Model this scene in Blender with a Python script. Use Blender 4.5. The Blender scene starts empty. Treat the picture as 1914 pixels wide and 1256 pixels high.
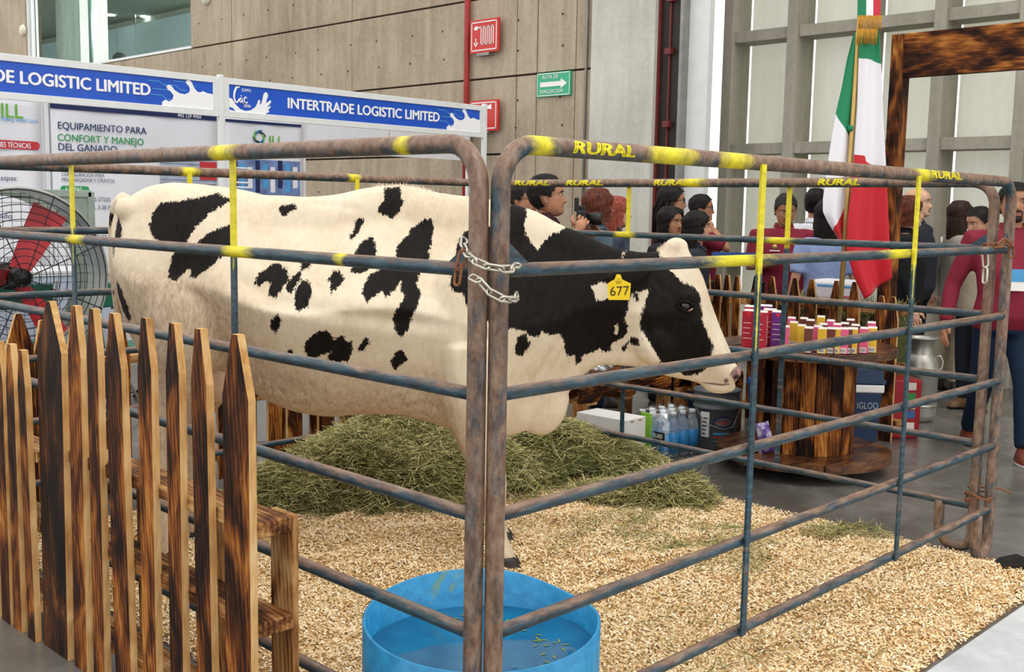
import bpy, bmesh, math, random
import numpy as np
from mathutils import Vector, Matrix, Euler

random.seed(7)
rng = np.random.default_rng(11)
scn = bpy.context.scene
col = scn.collection

# ------------------------------------------------------------------ camera
# World axes: X runs along the right-hand side of the pen, Y along its left-hand side, the near corner is (0,0).
F = 2035.0; CX = 957.0; CY = 628.0; H = 1.5
AZ = math.radians(44.14)
SU, CU = math.sin(AZ), math.cos(AZ)
PC = (-0.055, 2.43)                      # near pen corner in camera ground coordinates (lateral, depth)
CAMX = -PC[0]*SU - PC[1]*CU
CAMY = PC[0]*CU - PC[1]*SU

def K(x, y, z=0.0):
    """camera ground coordinates (lateral, depth) -> world"""
    a, b = x-PC[0], y-PC[1]
    return Vector((a*SU + b*CU, -a*CU + b*SU, z))
KROT = math.atan2(-CU, SU)               # yaw that turns local +X into the camera's lateral direction

pit = math.atan(242/F); rol = math.radians(1.03)
Rt = Vector((SU, -CU, 0)); Fh = Vector((CU, SU, 0)); Up = Vector((0, 0, 1))
Fw = Fh*math.cos(pit) - Up*math.sin(pit)
Uq = Up*math.cos(pit) + Fh*math.sin(pit)
R2 = Rt*math.cos(rol) + Uq*math.sin(rol)
U2 = Uq*math.cos(rol) - Rt*math.sin(rol)
CAMP = Vector((CAMX, CAMY, H))
cd = bpy.data.cameras.new('camera'); cam = bpy.data.objects.new('camera', cd); col.objects.link(cam)
cd.sensor_fit = 'HORIZONTAL'; cd.sensor_width = 36.0; cd.lens = F/1914.0*36.0
cd.clip_start = 0.05; cd.clip_end = 200
cam.matrix_world = Matrix(((R2.x, U2.x, -Fw.x, CAMP.x), (R2.y, U2.y, -Fw.y, CAMP.y), (R2.z, U2.z, -Fw.z, CAMP.z), (0, 0, 0, 1)))
scn.camera = cam

# ------------------------------------------------------------------ light
wd = bpy.data.worlds.new('hall_daylight'); scn.world = wd; wd.use_nodes = True
bg = wd.node_tree.nodes['Background']; bg.inputs[0].default_value = (1.0, 0.985, 0.96, 1); bg.inputs[1].default_value = 1.5
sl = bpy.data.lights.new('sun', 'SUN'); sl.energy = 0.95; sl.angle = math.radians(24); sl.color = (1.0, 0.95, 0.87)
sun = bpy.data.objects.new('sun', sl); col.objects.link(sun)
sd = (Fh*0.42 - Rt*0.30 - Up*1.0).normalized()
sun.rotation_euler = sd.to_track_quat('-Z', 'Y').to_euler(); sun.location = (0, 0, 9)
vs = scn.view_settings
vs.view_transform = 'Standard'; vs.look = 'None'; vs.exposure = 0.0; vs.gamma = 1.0; vs.use_curve_mapping = False

# ------------------------------------------------------------------ helpers
def ray(x, y): return Fw + R2*((x-CX)/F) - U2*((y-CY)/F)
def pz(x, y, z=0.0):
    d = ray(x, y); return CAMP + d*((z-H)/d.z)
def pU(x, y, U):
    d = ray(x, y); return CAMP + d*((U-CAMX)/d.x)
def pV(x, y, V):
    d = ray(x, y); return CAMP + d*((V-CAMY)/d.y)
def pD(x, y, Y):
    d = ray(x, y); return CAMP + d*(Y/d.dot(Fh))
def cowxz(x, y, Y=4.5):
    p = pD(x, y, Y)-CAMP; return p.dot(Rt), p.z+H

def lin(h):
    if isinstance(h, str):
        c = [int(h[i:i+2], 16)/255 for i in (0, 2, 4)]
        return tuple((v/12.92 if v <= .04045 else ((v+.055)/1.055)**2.4) for v in c)
    return tuple(h)

def tag(o, label=None, cat=None, group=None, kind=None):
    if label: o['label'] = label
    if cat: o['category'] = cat
    if group: o['group'] = group
    if kind: o['kind'] = kind
    return o

def link(name, me, mats=None, parent=None, loc=None, rot=None):
    o = bpy.data.objects.new(name, me)
    col.objects.link(o)
    if mats is not None:
        if not isinstance(mats, (list, tuple)): mats = [mats]
        if len(me.materials) == 0:
            for m in mats: me.materials.append(m)
    if parent: o.parent = parent
    if loc is not None: o.location = loc
    if rot is not None: o.rotation_euler = rot
    return o

def empty(name, loc=(0, 0, 0), rz=0.0, label=None, cat=None, group=None, kind=None):
    o = bpy.data.objects.new(name, None); o.empty_display_size = .05
    col.objects.link(o); o.location = loc; o.rotation_euler = (0, 0, rz)
    return tag(o, label, cat, group, kind)

def mesh(verts, faces, smooth=False, mi=None, name='m'):
    me = bpy.data.meshes.new(name); me.from_pydata([tuple(v) for v in verts], [], faces)
    if smooth: me.polygons.foreach_set('use_smooth', [True]*len(me.polygons))
    if mi is not None: me.polygons.foreach_set('material_index', mi)
    me.update(); return me

class MB:
    """collects shapes into one mesh"""
    def __init__(s): s.v = []; s.f = []; s.m = []; s.s = []
    def add(s, v, f, m=0, smooth=False, M=None):
        n = len(s.v)
        for p in v:
            p = Vector(p)
            s.v.append(tuple(M @ p) if M is not None else tuple(p))
        for q in f: s.f.append([i+n for i in q]); s.m.append(m); s.s.append(smooth)
        return s
    def box(s, a, b, m=0, M=None):
        x0, y0, z0 = a; x1, y1, z1 = b
        v = [(x0,y0,z0),(x1,y0,z0),(x1,y1,z0),(x0,y1,z0),(x0,y0,z1),(x1,y0,z1),(x1,y1,z1),(x0,y1,z1)]
        return s.add(v, [(3,2,1,0),(4,5,6,7),(0,1,5,4),(1,2,6,5),(2,3,7,6),(3,0,4,7)], m, False, M)
    def tube(s, pts, rad, n=10, m=0, cap=True, closed=False, flat=None):
        pts = [Vector(p) for p in pts]; k = len(pts)
        if not isinstance(rad, (list, tuple, np.ndarray)): rad = [rad]*k
        v = []; prevn = None
        for i, p in enumerate(pts):
            if closed: t = pts[(i+1) % k]-pts[i-1]
            else: t = pts[min(i+1, k-1)]-pts[max(i-1, 0)]
            t = t.normalized() if t.length > 1e-9 else Vector((0, 0, 1))
            if prevn is None:
                a = Vector((0, 0, 1)) if abs(t.z) < .9 else Vector((1, 0, 0))
                nn = (a - t*a.dot(t)).normalized()
            else:
                nn = prevn - t*prevn.dot(t)
                nn = nn.normalized() if nn.length > 1e-6 else t.orthogonal().normalized()
            prevn = nn; bb = t.cross(nn)
            for j in range(n):
                a = 2*math.pi*j/n
                fx, fy = (1, 1) if flat is None else flat
                v.append(p + nn*(math.cos(a)*rad[i]*fx) + bb*(math.sin(a)*rad[i]*fy))
        f = []
        for i in range(k if closed else k-1):
            for j in range(n):
                i2 = (i+1) % k
                f.append((i*n+j, i*n+(j+1) % n, i2*n+(j+1) % n, i2*n+j))
        if cap and not closed:
            f.append(tuple(range(n-1, -1, -1))); f.append(tuple((k-1)*n+j for j in range(n)))
        return s.add(v, f, m, True)
    def lathe(s, prof, n=24, m=0, M=None, mats=None):
        v = []; f = []
        for r, z in prof:
            for j in range(n):
                a = 2*math.pi*j/n; v.append((r*math.cos(a), r*math.sin(a), z))
        base = len(s.f)
        k = len(prof)
        for i in range(k-1):
            for j in range(n): f.append((i*n+j, i*n+(j+1) % n, (i+1)*n+(j+1) % n, (i+1)*n+j))
        if prof[0][0] > 1e-5: f.append(tuple(range(n-1, -1, -1)))
        if prof[-1][0] > 1e-5: f.append(tuple((k-1)*n+j for j in range(n)))
        s.add(v, f, m, True, M)
        if mats:
            for i in range(k-1):
                for j in range(n): s.m[base+i*n+j] = mats[i]
        return s
    def prism(s, poly, t0, t1, axis='y', m=0, M=None, ms=None):
        """extrude a 2D outline; axis y: (a,b)->(a,t,b); z: (a,b,t); x: (t,a,b)"""
        def P(a, b, t): return {'y': (a, t, b), 'z': (a, b, t), 'x': (t, a, b)}[axis]
        n = len(poly)
        v = [P(a, b, t0) for a, b in poly]+[P(a, b, t1) for a, b in poly]
        f = [tuple(range(n)), tuple(range(2*n-1, n-1, -1))]
        s.add(v, f, m, False, M)
        s.add(v, [(i, i+n, (i+1) % n+n, (i+1) % n) for i in range(n)], m if ms is None else ms, False, M)
        return s
    def ball(s, c, r, n=12, m=0, sc=(1, 1, 1), M=None):
        v = []; f = []; k = max(6, n//2+2)
        for i in range(k+1):
            t = math.pi*i/k
            for j in range(n):
                a = 2*math.pi*j/n
                v.append((c[0]+r*sc[0]*math.sin(t)*math.cos(a), c[1]+r*sc[1]*math.sin(t)*math.sin(a), c[2]+r*sc[2]*math.cos(t)))
        for i in range(k):
            for j in range(n): f.append((i*n+j, (i+1)*n+j, (i+1)*n+(j+1) % n, i*n+(j+1) % n))
        return s.add(v, f, m, True, M)
    def me(s, name='m', fix=True):
        me = bpy.data.meshes.new(name); me.from_pydata(s.v, [], s.f)
        me.polygons.foreach_set('material_index', s.m); me.polygons.foreach_set('use_smooth', s.s)
        me.update()
        if fix:
            bm = bmesh.new(); bm.from_mesh(me); bmesh.ops.recalc_face_normals(bm, faces=bm.faces); bm.to_mesh(me); bm.free()
        return me
    def obj(s, name, mats, parent=None, loc=None, rot=None):
        me = s.me(name)
        for m in (mats if isinstance(mats, (list, tuple)) else [mats]): me.materials.append(m)
        return link(name, me, None, parent, loc, rot)

def bevel(me, w, seg=2):
    bm = bmesh.new(); bm.from_mesh(me)
    bmesh.ops.remove_doubles(bm, verts=bm.verts, dist=1e-5)
    bmesh.ops.bevel(bm, geom=list(bm.edges), offset=w, segments=seg, affect='EDGES', profile=.6)
    bm.to_mesh(me); bm.free(); return me

def bbox(name, a, b, mat, parent=None, bev=0, loc=None, rot=None):
    me = MB().box(a, b).me(name)
    if bev: bevel(me, bev)
    return link(name, me, mat, parent, loc, rot)

def copy_tree(o, parent=None, name=None):
    c = o.copy(); col.objects.link(c); c.parent = parent
    for ch in list(o.children): copy_tree(ch, c)
    return c

def text_mesh(body, size, bold=0.0, extrude=0.0, align='LEFT', shear=0.0, space=1.0, xs=1.0):
    c = bpy.data.curves.new('t', 'FONT'); c.body = body; c.size = size; c.align_x = align; c.align_y = 'CENTER'
    c.extrude = extrude; c.shear = shear; c.space_character = space; c.resolution_u = 3
    o = bpy.data.objects.new('t', c); col.objects.link(o)
    dg = bpy.context.evaluated_depsgraph_get(); me = bpy.data.meshes.new_from_object(o.evaluated_get(dg))
    bpy.data.objects.remove(o); bpy.data.curves.remove(c)
    if bold:                                   # heavier strokes: overlay slightly shifted copies of the letters
        bm = bmesh.new(); d = bold*size
        for i, (dx, dy) in enumerate(((-d, 0), (d, 0), (0, -d*.6), (0, d*.6))):
            m2 = me.copy(); m2.transform(Matrix.Translation((dx, dy, i*.0005))); bm.from_mesh(m2); bpy.data.meshes.remove(m2)
        bm.to_mesh(me); bm.free()
    return me

def text(body, size, mat, parent, M, bold=0.0, align='LEFT', width=None, name='lettering', **k):
    """M places the text: local x = reading direction, y = up, z = out of the surface"""
    me = text_mesh(body, size, bold, 0.0, align, **k)
    if width:
        xs = [v.co.x for v in me.vertices]; s = width/(max(xs)-min(xs))
        me.transform(Matrix.Diagonal((s, 1, 1, 1)))
    me.transform(M)
    return link(name, me, mat, parent)

def plane_mat(o, x, y):
    o, x, y = Vector(o), Vector(x).normalized(), Vector(y).normalized(); z = x.cross(y)
    return Matrix(((x.x, y.x, z.x, o.x), (x.y, y.y, z.y, o.y), (x.z, y.z, z.z, o.z), (0, 0, 0, 1)))

# ------------------------------------------------------------------ materials
MATS = {}
class N:
    def __init__(s, name):
        s.m = bpy.data.materials.new(name); s.m.use_nodes = True
        s.t = s.m.node_tree; s.b = s.t.nodes['Principled BSDF']; s.out = s.t.nodes['Material Output']
        s.co = None
    def n(s, typ, **k):
        nd = s.t.nodes.new(typ)
        for a, v in k.items(): setattr(nd, a, v)
        return nd
    def l(s, a, b): s.t.links.new(a, b)
    def coord(s, scale=(1, 1, 1), kind='Object', rnd=False):
        tc = s.n('ShaderNodeTexCoord'); mp = s.n('ShaderNodeMapping'); mp.inputs['Scale'].default_value = scale
        s.l(tc.outputs[kind], mp.inputs['Vector'])
        if rnd:
            oi = s.n('ShaderNodeObjectInfo'); mm = s.n('ShaderNodeMath', operation='MULTIPLY'); mm.inputs[1].default_value = 57.0
            cb = s.n('ShaderNodeCombineXYZ'); s.l(oi.outputs['Random'], mm.inputs[0])
            for i in range(3): s.l(mm.outputs[0], cb.inputs[i])
            s.l(cb.outputs[0], mp.inputs['Location'])
        return mp.outputs[0]
    def noise(s, co, scale, detail=4, rough=.55, dist=0.0):
        nd = s.n('ShaderNodeTexNoise'); nd.inputs['Scale'].default_value = scale; nd.inputs['Detail'].default_value = detail
        nd.inputs['Roughness'].default_value = rough; nd.inputs['Distortion'].default_value = dist
        if co is not None: s.l(co, nd.inputs['Vector'])
        return nd.outputs['Fac']
    def ramp(s, fac, stops):
        r = s.n('ShaderNodeValToRGB'); e = r.color_ramp.elements
        while len(e) < len(stops): e.new(.5)
        for q, (p, c) in zip(e, stops):
            q.position = p; q.color = (*lin(c), 1) if not isinstance(c, (int, float)) else (c, c, c, 1)
        s.l(fac, r.inputs[0]); return r.outputs[0]
    def mix(s, fac, a, b, blend='MIX'):
        m = s.n('ShaderNodeMix', data_type='RGBA', blend_type=blend)
        for i, v in ((0, fac), (6, a), (7, b)):
            if hasattr(v, 'is_linked') or hasattr(v, 'links'): s.l(v, m.inputs[i])
            elif i == 0: m.inputs[0].default_value = v
            else: m.inputs[i].default_value = (*lin(v), 1)
        return m.outputs[2]
    def math(s, op, a, b=None, clamp=False):
        m = s.n('ShaderNodeMath', operation=op, use_clamp=clamp)
        for i, v in ((0, a), (1, b)):
            if v is None: continue
            if hasattr(v, 'links'): s.l(v, m.inputs[i])
            else: m.inputs[i].default_value = v
        return m.outputs[0]
    def attr(s, name):
        a = s.n('ShaderNodeAttribute', attribute_name=name); return a
    def bump(s, h, strength=.3, dist=.01):
        b = s.n('ShaderNodeBump'); b.inputs['Strength'].default_value = strength; b.inputs['Distance'].default_value = dist
        s.l(h, b.inputs['Height']); s.l(b.outputs[0], s.b.inputs['Normal'])
    def set(s, color=None, rough=.5, metal=0.0, spec=.5, **k):
        if color is not None:
            if hasattr(color, 'links'): s.l(color, s.b.inputs['Base Color'])
            else: s.b.inputs['Base Color'].default_value = (*lin(color), 1)
        if hasattr(rough, 'links'): s.l(rough, s.b.inputs['Roughness'])
        else: s.b.inputs['Roughness'].default_value = rough
        s.b.inputs['Metallic'].default_value = metal; s.b.inputs['Specular IOR Level'].default_value = spec
        for a, v in k.items(): s.b.inputs[a].default_value = v
        return s.m

def mat(name, c, rough=.55, metal=0.0, var=.12, scale=9.0, bump=0.0, spec=.4, rnd=False, **k):
    """plain coloured surface with slight procedural mottling"""
    if name in MATS: return MATS[name]
    q = N(name); co = q.coord(rnd=rnd); nz = q.noise(co, scale, 3)
    b = lin(c); d = tuple(v*(1-var) for v in b); e = tuple(min(1, v*(1+var)) for v in b)
    q.set(q.ramp(nz, [(.3, d), (.7, e)]), rough, metal, spec, **k)
    if bump: q.bump(nz, bump, .01)
    MATS[name] = q.m; return q.m

def concrete(name, dark, midc, light, boards=True):
    q = N(name); co = q.coord((1, 1, 1)); n1 = q.noise(co, .55, 5, .6, .6); n2 = q.noise(q.coord((3.2, 3.2, .35)), 2.0, 5, .65)
    n3 = q.noise(co, 22, 3)
    s = q.math('ADD', q.math('MULTIPLY', n1, .5), q.math('MULTIPLY', n2, .5))
    c = q.ramp(s, [(.36, dark), (.5, midc), (.63, light)])
    c = q.mix(.25, c, q.ramp(n3, [(.3, dark), (.7, light)]), 'MIX')
    vo = q.n('ShaderNodeTexVoronoi'); vo.inputs['Scale'].default_value = 1.6; q.l(q.coord((1, 1, 1)), vo.inputs['Vector'])
    c = q.mix(q.ramp(vo.outputs['Distance'], [(.012, 1.0), (.02, 0.0)]), c, '4a4036')
    q.bump(n2, .25, .01)
    return q.set(c, .85, 0, .25)
M_wall = concrete('board_formed_concrete', '8c7f6c', 'ab9c87', 'bfb19c')
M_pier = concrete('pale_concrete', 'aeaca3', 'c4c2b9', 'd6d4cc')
M_latt = concrete('lattice_concrete', '8e8a7d', 'a09c8f', 'b2aea2')
M_pane = concrete('pale_fin_concrete', 'e6e8dc', 'f1f2ea', 'fafaf6')
_t = M_pane.node_tree; _b = _t.nodes['Principled BSDF']; _x = _t.nodes.new('ShaderNodeMixShader'); _y = _t.nodes.new('ShaderNodeBsdfTranslucent'); _x.inputs[0].default_value = .6     # thin daylight-passing fins
_t.links.new(_b.inputs['Base Color'].links[0].from_socket, _y.inputs[0]); _t.links.new(_b.outputs[0], _x.inputs[1]); _t.links.new(_y.outputs[0], _x.inputs[2]); _t.links.new(_x.outputs[0], _t.nodes['Material Output'].inputs[0])

def mk_floor():
    q = N('polished_floor'); co = q.coord(); n1 = q.noise(co, .9, 5, .6, .8); n2 = q.noise(co, 7, 4)
    c = q.ramp(q.math('ADD', q.math('MULTIPLY', n1, .7), q.math('MULTIPLY', n2, .3)), [(.35, '4b4843'), (.5, '625f5a'), (.68, '7c7b78')])
    r = q.ramp(n1, [(.3, .16), (.7, .34)])
    return q.set(c, r, 0, .45)
M_floor = mk_floor()
M_slab = concrete('light_grey_slab', 'a6a9ab', 'babdbf', 'c9ccce')

def mk_wood(name, stops, grain=1.0, burn=.55, rough=.6):
    q = N(name); g = q.noise(q.coord((1, 1, .045), rnd=True), 95*grain, 4, .65, .8)
    w = q.n('ShaderNodeTexWave', wave_type='RINGS', rings_direction='Y'); q.l(q.coord((1, 1, .10), rnd=True), w.inputs['Vector'])
    w.inputs['Scale'].default_value = 26*grain; w.inputs['Distortion'].default_value = 4.5; w.inputs['Detail'].default_value = 2; w.inputs['Detail Scale'].default_value = 1.0
    big = q.noise(q.coord((1, 1, .42), rnd=True), 9, 3, .55, .6)
    s = q.math('ADD', q.math('MULTIPLY', q.math('SUBTRACT', g, .5), .55), q.math('MULTIPLY', q.math('SUBTRACT', w.outputs['Fac'], .5), .10))
    s = q.math('ADD', q.math('ADD', s, .5), q.math('MULTIPLY', q.math('SUBTRACT', big, .5), burn*2.3))
    c = q.ramp(s, stops)
    q.bump(q.math('ADD', g, w.outputs['Fac']), .35, .004)
    return q.set(c, rough, 0, .14)
M_burnt = mk_wood('charred_pine', [(.26, '120a07'), (.42, '32190d'), (.54, '633517'), (.68, '9a5c26'), (.85, 'c48a46')])
M_burntd = mk_wood('dark_charred_pine', [(.30, '0f0907'), (.50, '2a170e'), (.64, '4e2b16'), (.80, '855326')])
M_burntl = mk_wood('lightly_charred_pine', [(.22, '2b190e'), (.36, '5c3620'), (.50, '94663a'), (.64, 'b88d5a'), (.80, 'cfab7c')])
M_raw = mk_wood('raw_cut_pine', [(.2, '8f6338'), (.4, 'c2945c'), (.6, 'd6b07a'), (.8, 'e4c696')], 1.4, .35, .7)

def mk_pipe(name, rustb, sc=(1, 1, 1), topw=.16, ns=16):
    q = N(name); co = q.coord(sc, rnd=True); n1 = q.noise(co, ns, 7, .74, .3); n2 = q.noise(co, 60, 4, .7); n3 = q.noise(co, 3.1, 3)
    ge = q.n('ShaderNodeNewGeometry'); sx = q.n('ShaderNodeSeparateXYZ'); q.l(ge.outputs['Normal'], sx.inputs[0])
    top = q.math('MULTIPLY', sx.outputs[2], topw)
    s = q.math('ADD', q.math('ADD', q.math('MULTIPLY', n1, .72), q.math('MULTIPLY', n3, .28)), q.math('ADD', top, rustb))
    blue = q.ramp(n2, [(.3, '141f26'), (.55, '264452'), (.75, '48666f')])
    rust = q.ramp(n2, [(.3, '563e2f'), (.5, '7d6250'), (.72, '95806d')])
    c = q.mix(q.ramp(s, [(.44, 0.0), (.60, 1.0)]), blue, rust)
    c = q.mix(q.ramp(n1, [(.70, 0.0), (.74, .8)]), c, '7c4a2c')
    a = q.attr('yel'); yl = q.math('ADD', q.math('MULTIPLY', a.outputs['Fac'], 1.0), q.math('MULTIPLY', q.math('SUBTRACT', n1, .5), 1.1))
    c = q.mix(q.ramp(yl, [(.45, 0.0), (.85, 1.0)]), c, q.ramp(n2, [(.3, 'c9b91a'), (.7, 'ece022')]))
    q.bump(n2, .25, .002)
    return q.set(c, q.ramp(n1, [(.35, .33), (.65, .62)]), 0, .5)
M_pipe = mk_pipe('painted_pipe_worn', -.10, (.22, 1, 1), .20, 26)
M_post = mk_pipe('rusty_post_pipe', .085, (.6, 1, .35), .16, 28)
M_yel = mat('yellow_paint', 'e8dc1c', .5, var=.1, scale=60)
M_chain = mat('galvanised_chain', 'c3bfb2', .35, .85, var=.15, scale=50)
M_rust = mat('rusty_iron', '86583c', .8, .2, var=.3, scale=70)
M_white = mat('white_aluminium', 'dfe2e2', .4, var=.04)
M_steel = mat('brushed_steel', 'b4b1aa', .38, .75, var=.12, scale=14)
M_black = mat('black_plastic', '151517', .45)
# ================================================================== the hall
M_sky = None
fl = MB().box((-14, -14, -.06), (26, 26, 0)).obj('floor', M_floor); tag(fl, 'dark polished concrete hall floor', 'floor', kind='structure')
slab = MB().box((.7, -6, 0), (2.75, -.335, .004)).obj('floor', M_slab)
tag(slab, 'pale grey floor strip along the right edge', 'floor', kind='structure')

WX = 7.2
wall = MB()
ycols = [5.74, 6.04, 6.6, 6.91, 9.9, 12.8, 13.97, 17.0, 20.2, 23.0]
zrows = [0, 1.2, 2.09, 2.95, 3.85, 6.2]
wall.box((WX+.10, 5.74, 0), (WX+.3, 13.97, 6.2)).box((WX+.10, 13.97, 0), (WX+.3, 20.2, 3.86)).box((WX+.10, 20.2, 0), (WX+.3, 23, 6.2))
wall = wall.obj('wall_back', mat('dark_joint_concrete', '5d5348', .9)); tag(wall, 'brown board-formed concrete wall with recessed joints', 'wall', kind='structure')  # darker concrete backing that shows in the panel joints
for i in range(len(ycols)-1):
    for j in range(len(zrows)-1):
        if ycols[i] >= 13.9 and ycols[i] < 20 and zrows[j] > 3.8: continue
        thin = .006 if j in (0,) else .011
        d = random.uniform(0, .008)
        bbox('panel', (WX-d, ycols[i]+.006, zrows[j]+thin), (WX+.12, ycols[i+1]-.006, zrows[j+1]-thin), M_wall, wall, .004)
mb = MB()
for zr in (.75, 1.65, 2.38, 2.68, 3.22, 3.55, 4.2, 4.7):
    for k in range(14):
        y = 6.25+k*.62+.05*math.sin(k*3+zr*7)
        if y > 13.9: continue
        mb.add([(WX-.0095, y+.013*math.cos(a), zr+.013*math.sin(a)) for a in np.linspace(0, 2*math.pi, 9)[:-1]], [tuple(range(8))])
o = mb.obj('tie_hole', mat('tie_hole_dark', '3b332b', .9), wall); o['kind'] = 'stuff'
# pier at the end of the wall
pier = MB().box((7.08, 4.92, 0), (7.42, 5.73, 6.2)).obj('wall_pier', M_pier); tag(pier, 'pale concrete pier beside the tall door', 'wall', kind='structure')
# office window high in the wall
M_glass = N('window_glass').set('dcefe9', .02, 0, .5, **{'Transmission Weight': 1.0, 'IOR': 1.01})
win = MB(); win.box((WX+.02, 13.97, 3.86), (WX+.12, 20.2, 3.90)).box((WX+.02, 20.12, 3.86), (WX+.12, 20.2, 6.2))
win = win.obj('window_1', M_white); tag(win, 'office window high in the concrete wall', 'window', kind='structure')
ym = pU(247, 50, WX).y; ye = pU(61, 50, WX).y; yk = pU(163, 50, WX).y
for a, b in ((13.98, ym-.01), (ym+.01, yk-.01), (yk+.01, ye)):
    bbox('pane', (WX+.05, a, 3.9), (WX+.065, b, 6.2), M_glass, win)
bbox('window_frame', (WX+.03, ye, 3.9), (WX+.11, ye+.06, 6.2), M_white, win)
bbox('window_frame', (WX+.03, yk-.02, 3.9), (WX+.09, yk+.02, 6.2), mat('dark_green_glass_edge', '2d4a48', .2), win)
off = MB(); off.box((7.52, 13.0, 3.6), (11.2, 30, 3.7)).box((7.52, 13.0, 5.78), (11.2, 30, 5.9)).box((7.45, 12.9, 3.6), (11.2, 13, 6.1)).box((11.1, 12.9, 3.6), (11.2, 30.1, 5.9)).box((7.45, 30, 3.6), (11.2, 30.1, 5.9))
off = off.obj('wall_office', mat('office_ceiling', 'a7aaa0', .8)); tag(off, 'office room shell behind the glass', 'wall', kind='structure')
for y0, y1 in ((13.0, 15.2), (15.24, 17.4), (17.44, 19.6), (19.64, 21.8), (21.84, 24.0), (24.04, 27), (27.04, 30)):
    bbox('panel', (10.9, y0, 3.7), (11.0, y1, 5.6), mat('office_partition', 'b4c6cb', .4, var=.05), off)
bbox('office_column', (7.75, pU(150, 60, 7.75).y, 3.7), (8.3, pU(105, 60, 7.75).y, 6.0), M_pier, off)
M_lamp = N('downlight_glow').m; b_ = M_lamp.node_tree.nodes['Principled BSDF']; b_.inputs['Emission Color'].default_value = (1, .98, .92, 1); b_.inputs['Emission Strength'].default_value = 14
for k, (x, y) in enumerate(((207, 29), (271, 32))):
    p = pz(x, y, 5.76); dl = MB().lathe([(.0, 0), (.10, 0), (.10, .02), (0, .02)], 16).obj('downlight', M_lamp, None, (p.x, p.y, 5.76))
    tag(dl, 'round ceiling downlight glowing in the office, %s one' % ('left' if k == 0 else 'right'), 'lamp', 'office downlights')
p = pU(222, 108, 7.9); ol = bpy.data.lights.new('office_fill', 'POINT'); ol.energy = 1100; ol.shadow_soft_size = .1; oo = bpy.data.objects.new('office_fill', ol); col.objects.link(oo); oo.location = (8.3, 14.4, 5.0)  # added fill light, hidden from view behind the wall, brightens the office
oc = MB()
oc.prism([(-.22, 0), (.22, 0), (.24, .25), (.17, .42), (0, .47), (-.17, .42), (-.24, .25)], -.03, .04, 'x')
oc = oc.obj('office_chair', M_black, None, (7.9, p.y, 3.72)); tag(oc, 'black office chair back seen through the high window', 'chair')
for (x, y, r) in ((45, 57, .11), (388, -4, .11)):
    p = pU(x, y, WX); s_ = MB().lathe([(0, .07), (r*.8, .06), (r, .03), (r, 0)], 20).obj('wall_lamp', mat('cream_plastic', 'd9d2c0', .4), None, (WX-.002, p.y, p.z), (0, -math.pi/2, 0))
    tag(s_, 'round cream wall lamp beside the office window' if x < 100 else 'round cream wall lamp at the very top of the wall', 'lamp')
# red fire pipe and grey conduit
M_red = mat('red_pipe_paint', '9c2a26', .45); M_conduit = mat('grey_conduit', '8f8f8a', .5, .5)
py = pU(874, 100, WX-.05).y
rp = MB().tube([(0, 0, 0), (0, 0, 6.2)], .036, 12).tube([(0, 0, 2.0), (0, 0, 2.06)], .048, 12).obj('fire_pipe', M_red, None, (WX-.06, py, 0)); tag(rp, 'red fire water pipe running up the concrete wall', 'pipe')
py = pU(1096, 100, WX-.02).y
rp = MB().tube([(0, 0, 0), (0, 0, 6.2)], .014, 8).obj('conduit', M_conduit, None, (WX-.02, py, 0)); tag(rp, 'thin grey conduit on the wall beside the pale pier', 'conduit')
# tall door with dark frame
M_dark = mat('dark_steel', '2b2422', .5, .3); M_rdoor = mat('dark_red_steel', '6a2825', .5)
dr = MB().box((7.16, 4.66, 0), (7.45, 4.90, 6.2)).obj('door_1', M_dark); tag(dr, 'dark steel door jamb beside the pale pier', 'door', kind='structure')
bbox('door_edge', (7.13, 4.895, 0), (7.17, 4.92, 6.2), M_rdoor, dr)
bbox('bolt_rod', (7.14, 4.775, 0), (7.16, 4.79, 6.2), M_rdoor, dr)
for z in (1.4, 2.3, 3.0, 3.5): bbox('latch', (7.10, 4.74, z), (7.18, 4.81, z+.06), M_rdoor, dr)
bbox('door_leaf', (7.25, 4.40, 0), (7.33, 4.645, 6.2), M_white, dr)
bbox('grey_trim', (7.14, 4.63, 0), (7.30, 4.665, 6.2), M_conduit, dr)

# concrete lattice facade
FX = 8.0
lat = MB().box((FX+.05, -6, 0), (FX+.35, 4.6, .12)).obj('wall_lattice', M_latt); tag(lat, 'concrete lattice facade with pale fins between the beams', 'wall', kind='structure')
vy = [4.67-.7325*k for k in range(0, 12)]
for y in vy: bbox('column', (FX-.02, y-.055, 0), (FX+.32, y+.055, 6.2), M_latt, lat, .006)
zb = [1.0, 2.125, 3.25, 4.375, 5.5]
for z in zb:
    for k in range(len(vy)-1):
        bbox('beam', (FX+.02, vy[k+1]+.055, z-.055), (FX+.30, vy[k]-.055, z+.055), M_latt, lat, .005)
for k in range(len(vy)-1):
    y1, y0 = vy[k]-.055, vy[k+1]+.055
    for j, z in enumerate([.12]+zb[:-1]):
        z0, z1 = (z+.045, ([.12]+zb)[j+1]-.045) if j else (.12, .955)
        if j == 1:
            pts = [(y1-.012, z1+.03), (y1-.012, z0)] + [(y0+.30*(1-math.sin(t)), z0+.95*(1-math.cos(t))) for t in np.linspace(.45, 1.2, 8)] + [(y0, z1+.03)]
        else:
            pts = [(y1-.008, z1+.03), (y1-.008, z0-.03), (y0, z0-.03), (y0, z1+.03)]
        mb = MB().prism(pts, 0, .06, 'x')
        o = mb.obj('fin', M_pane, lat, (FX+.34, 0, 0))
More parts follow.
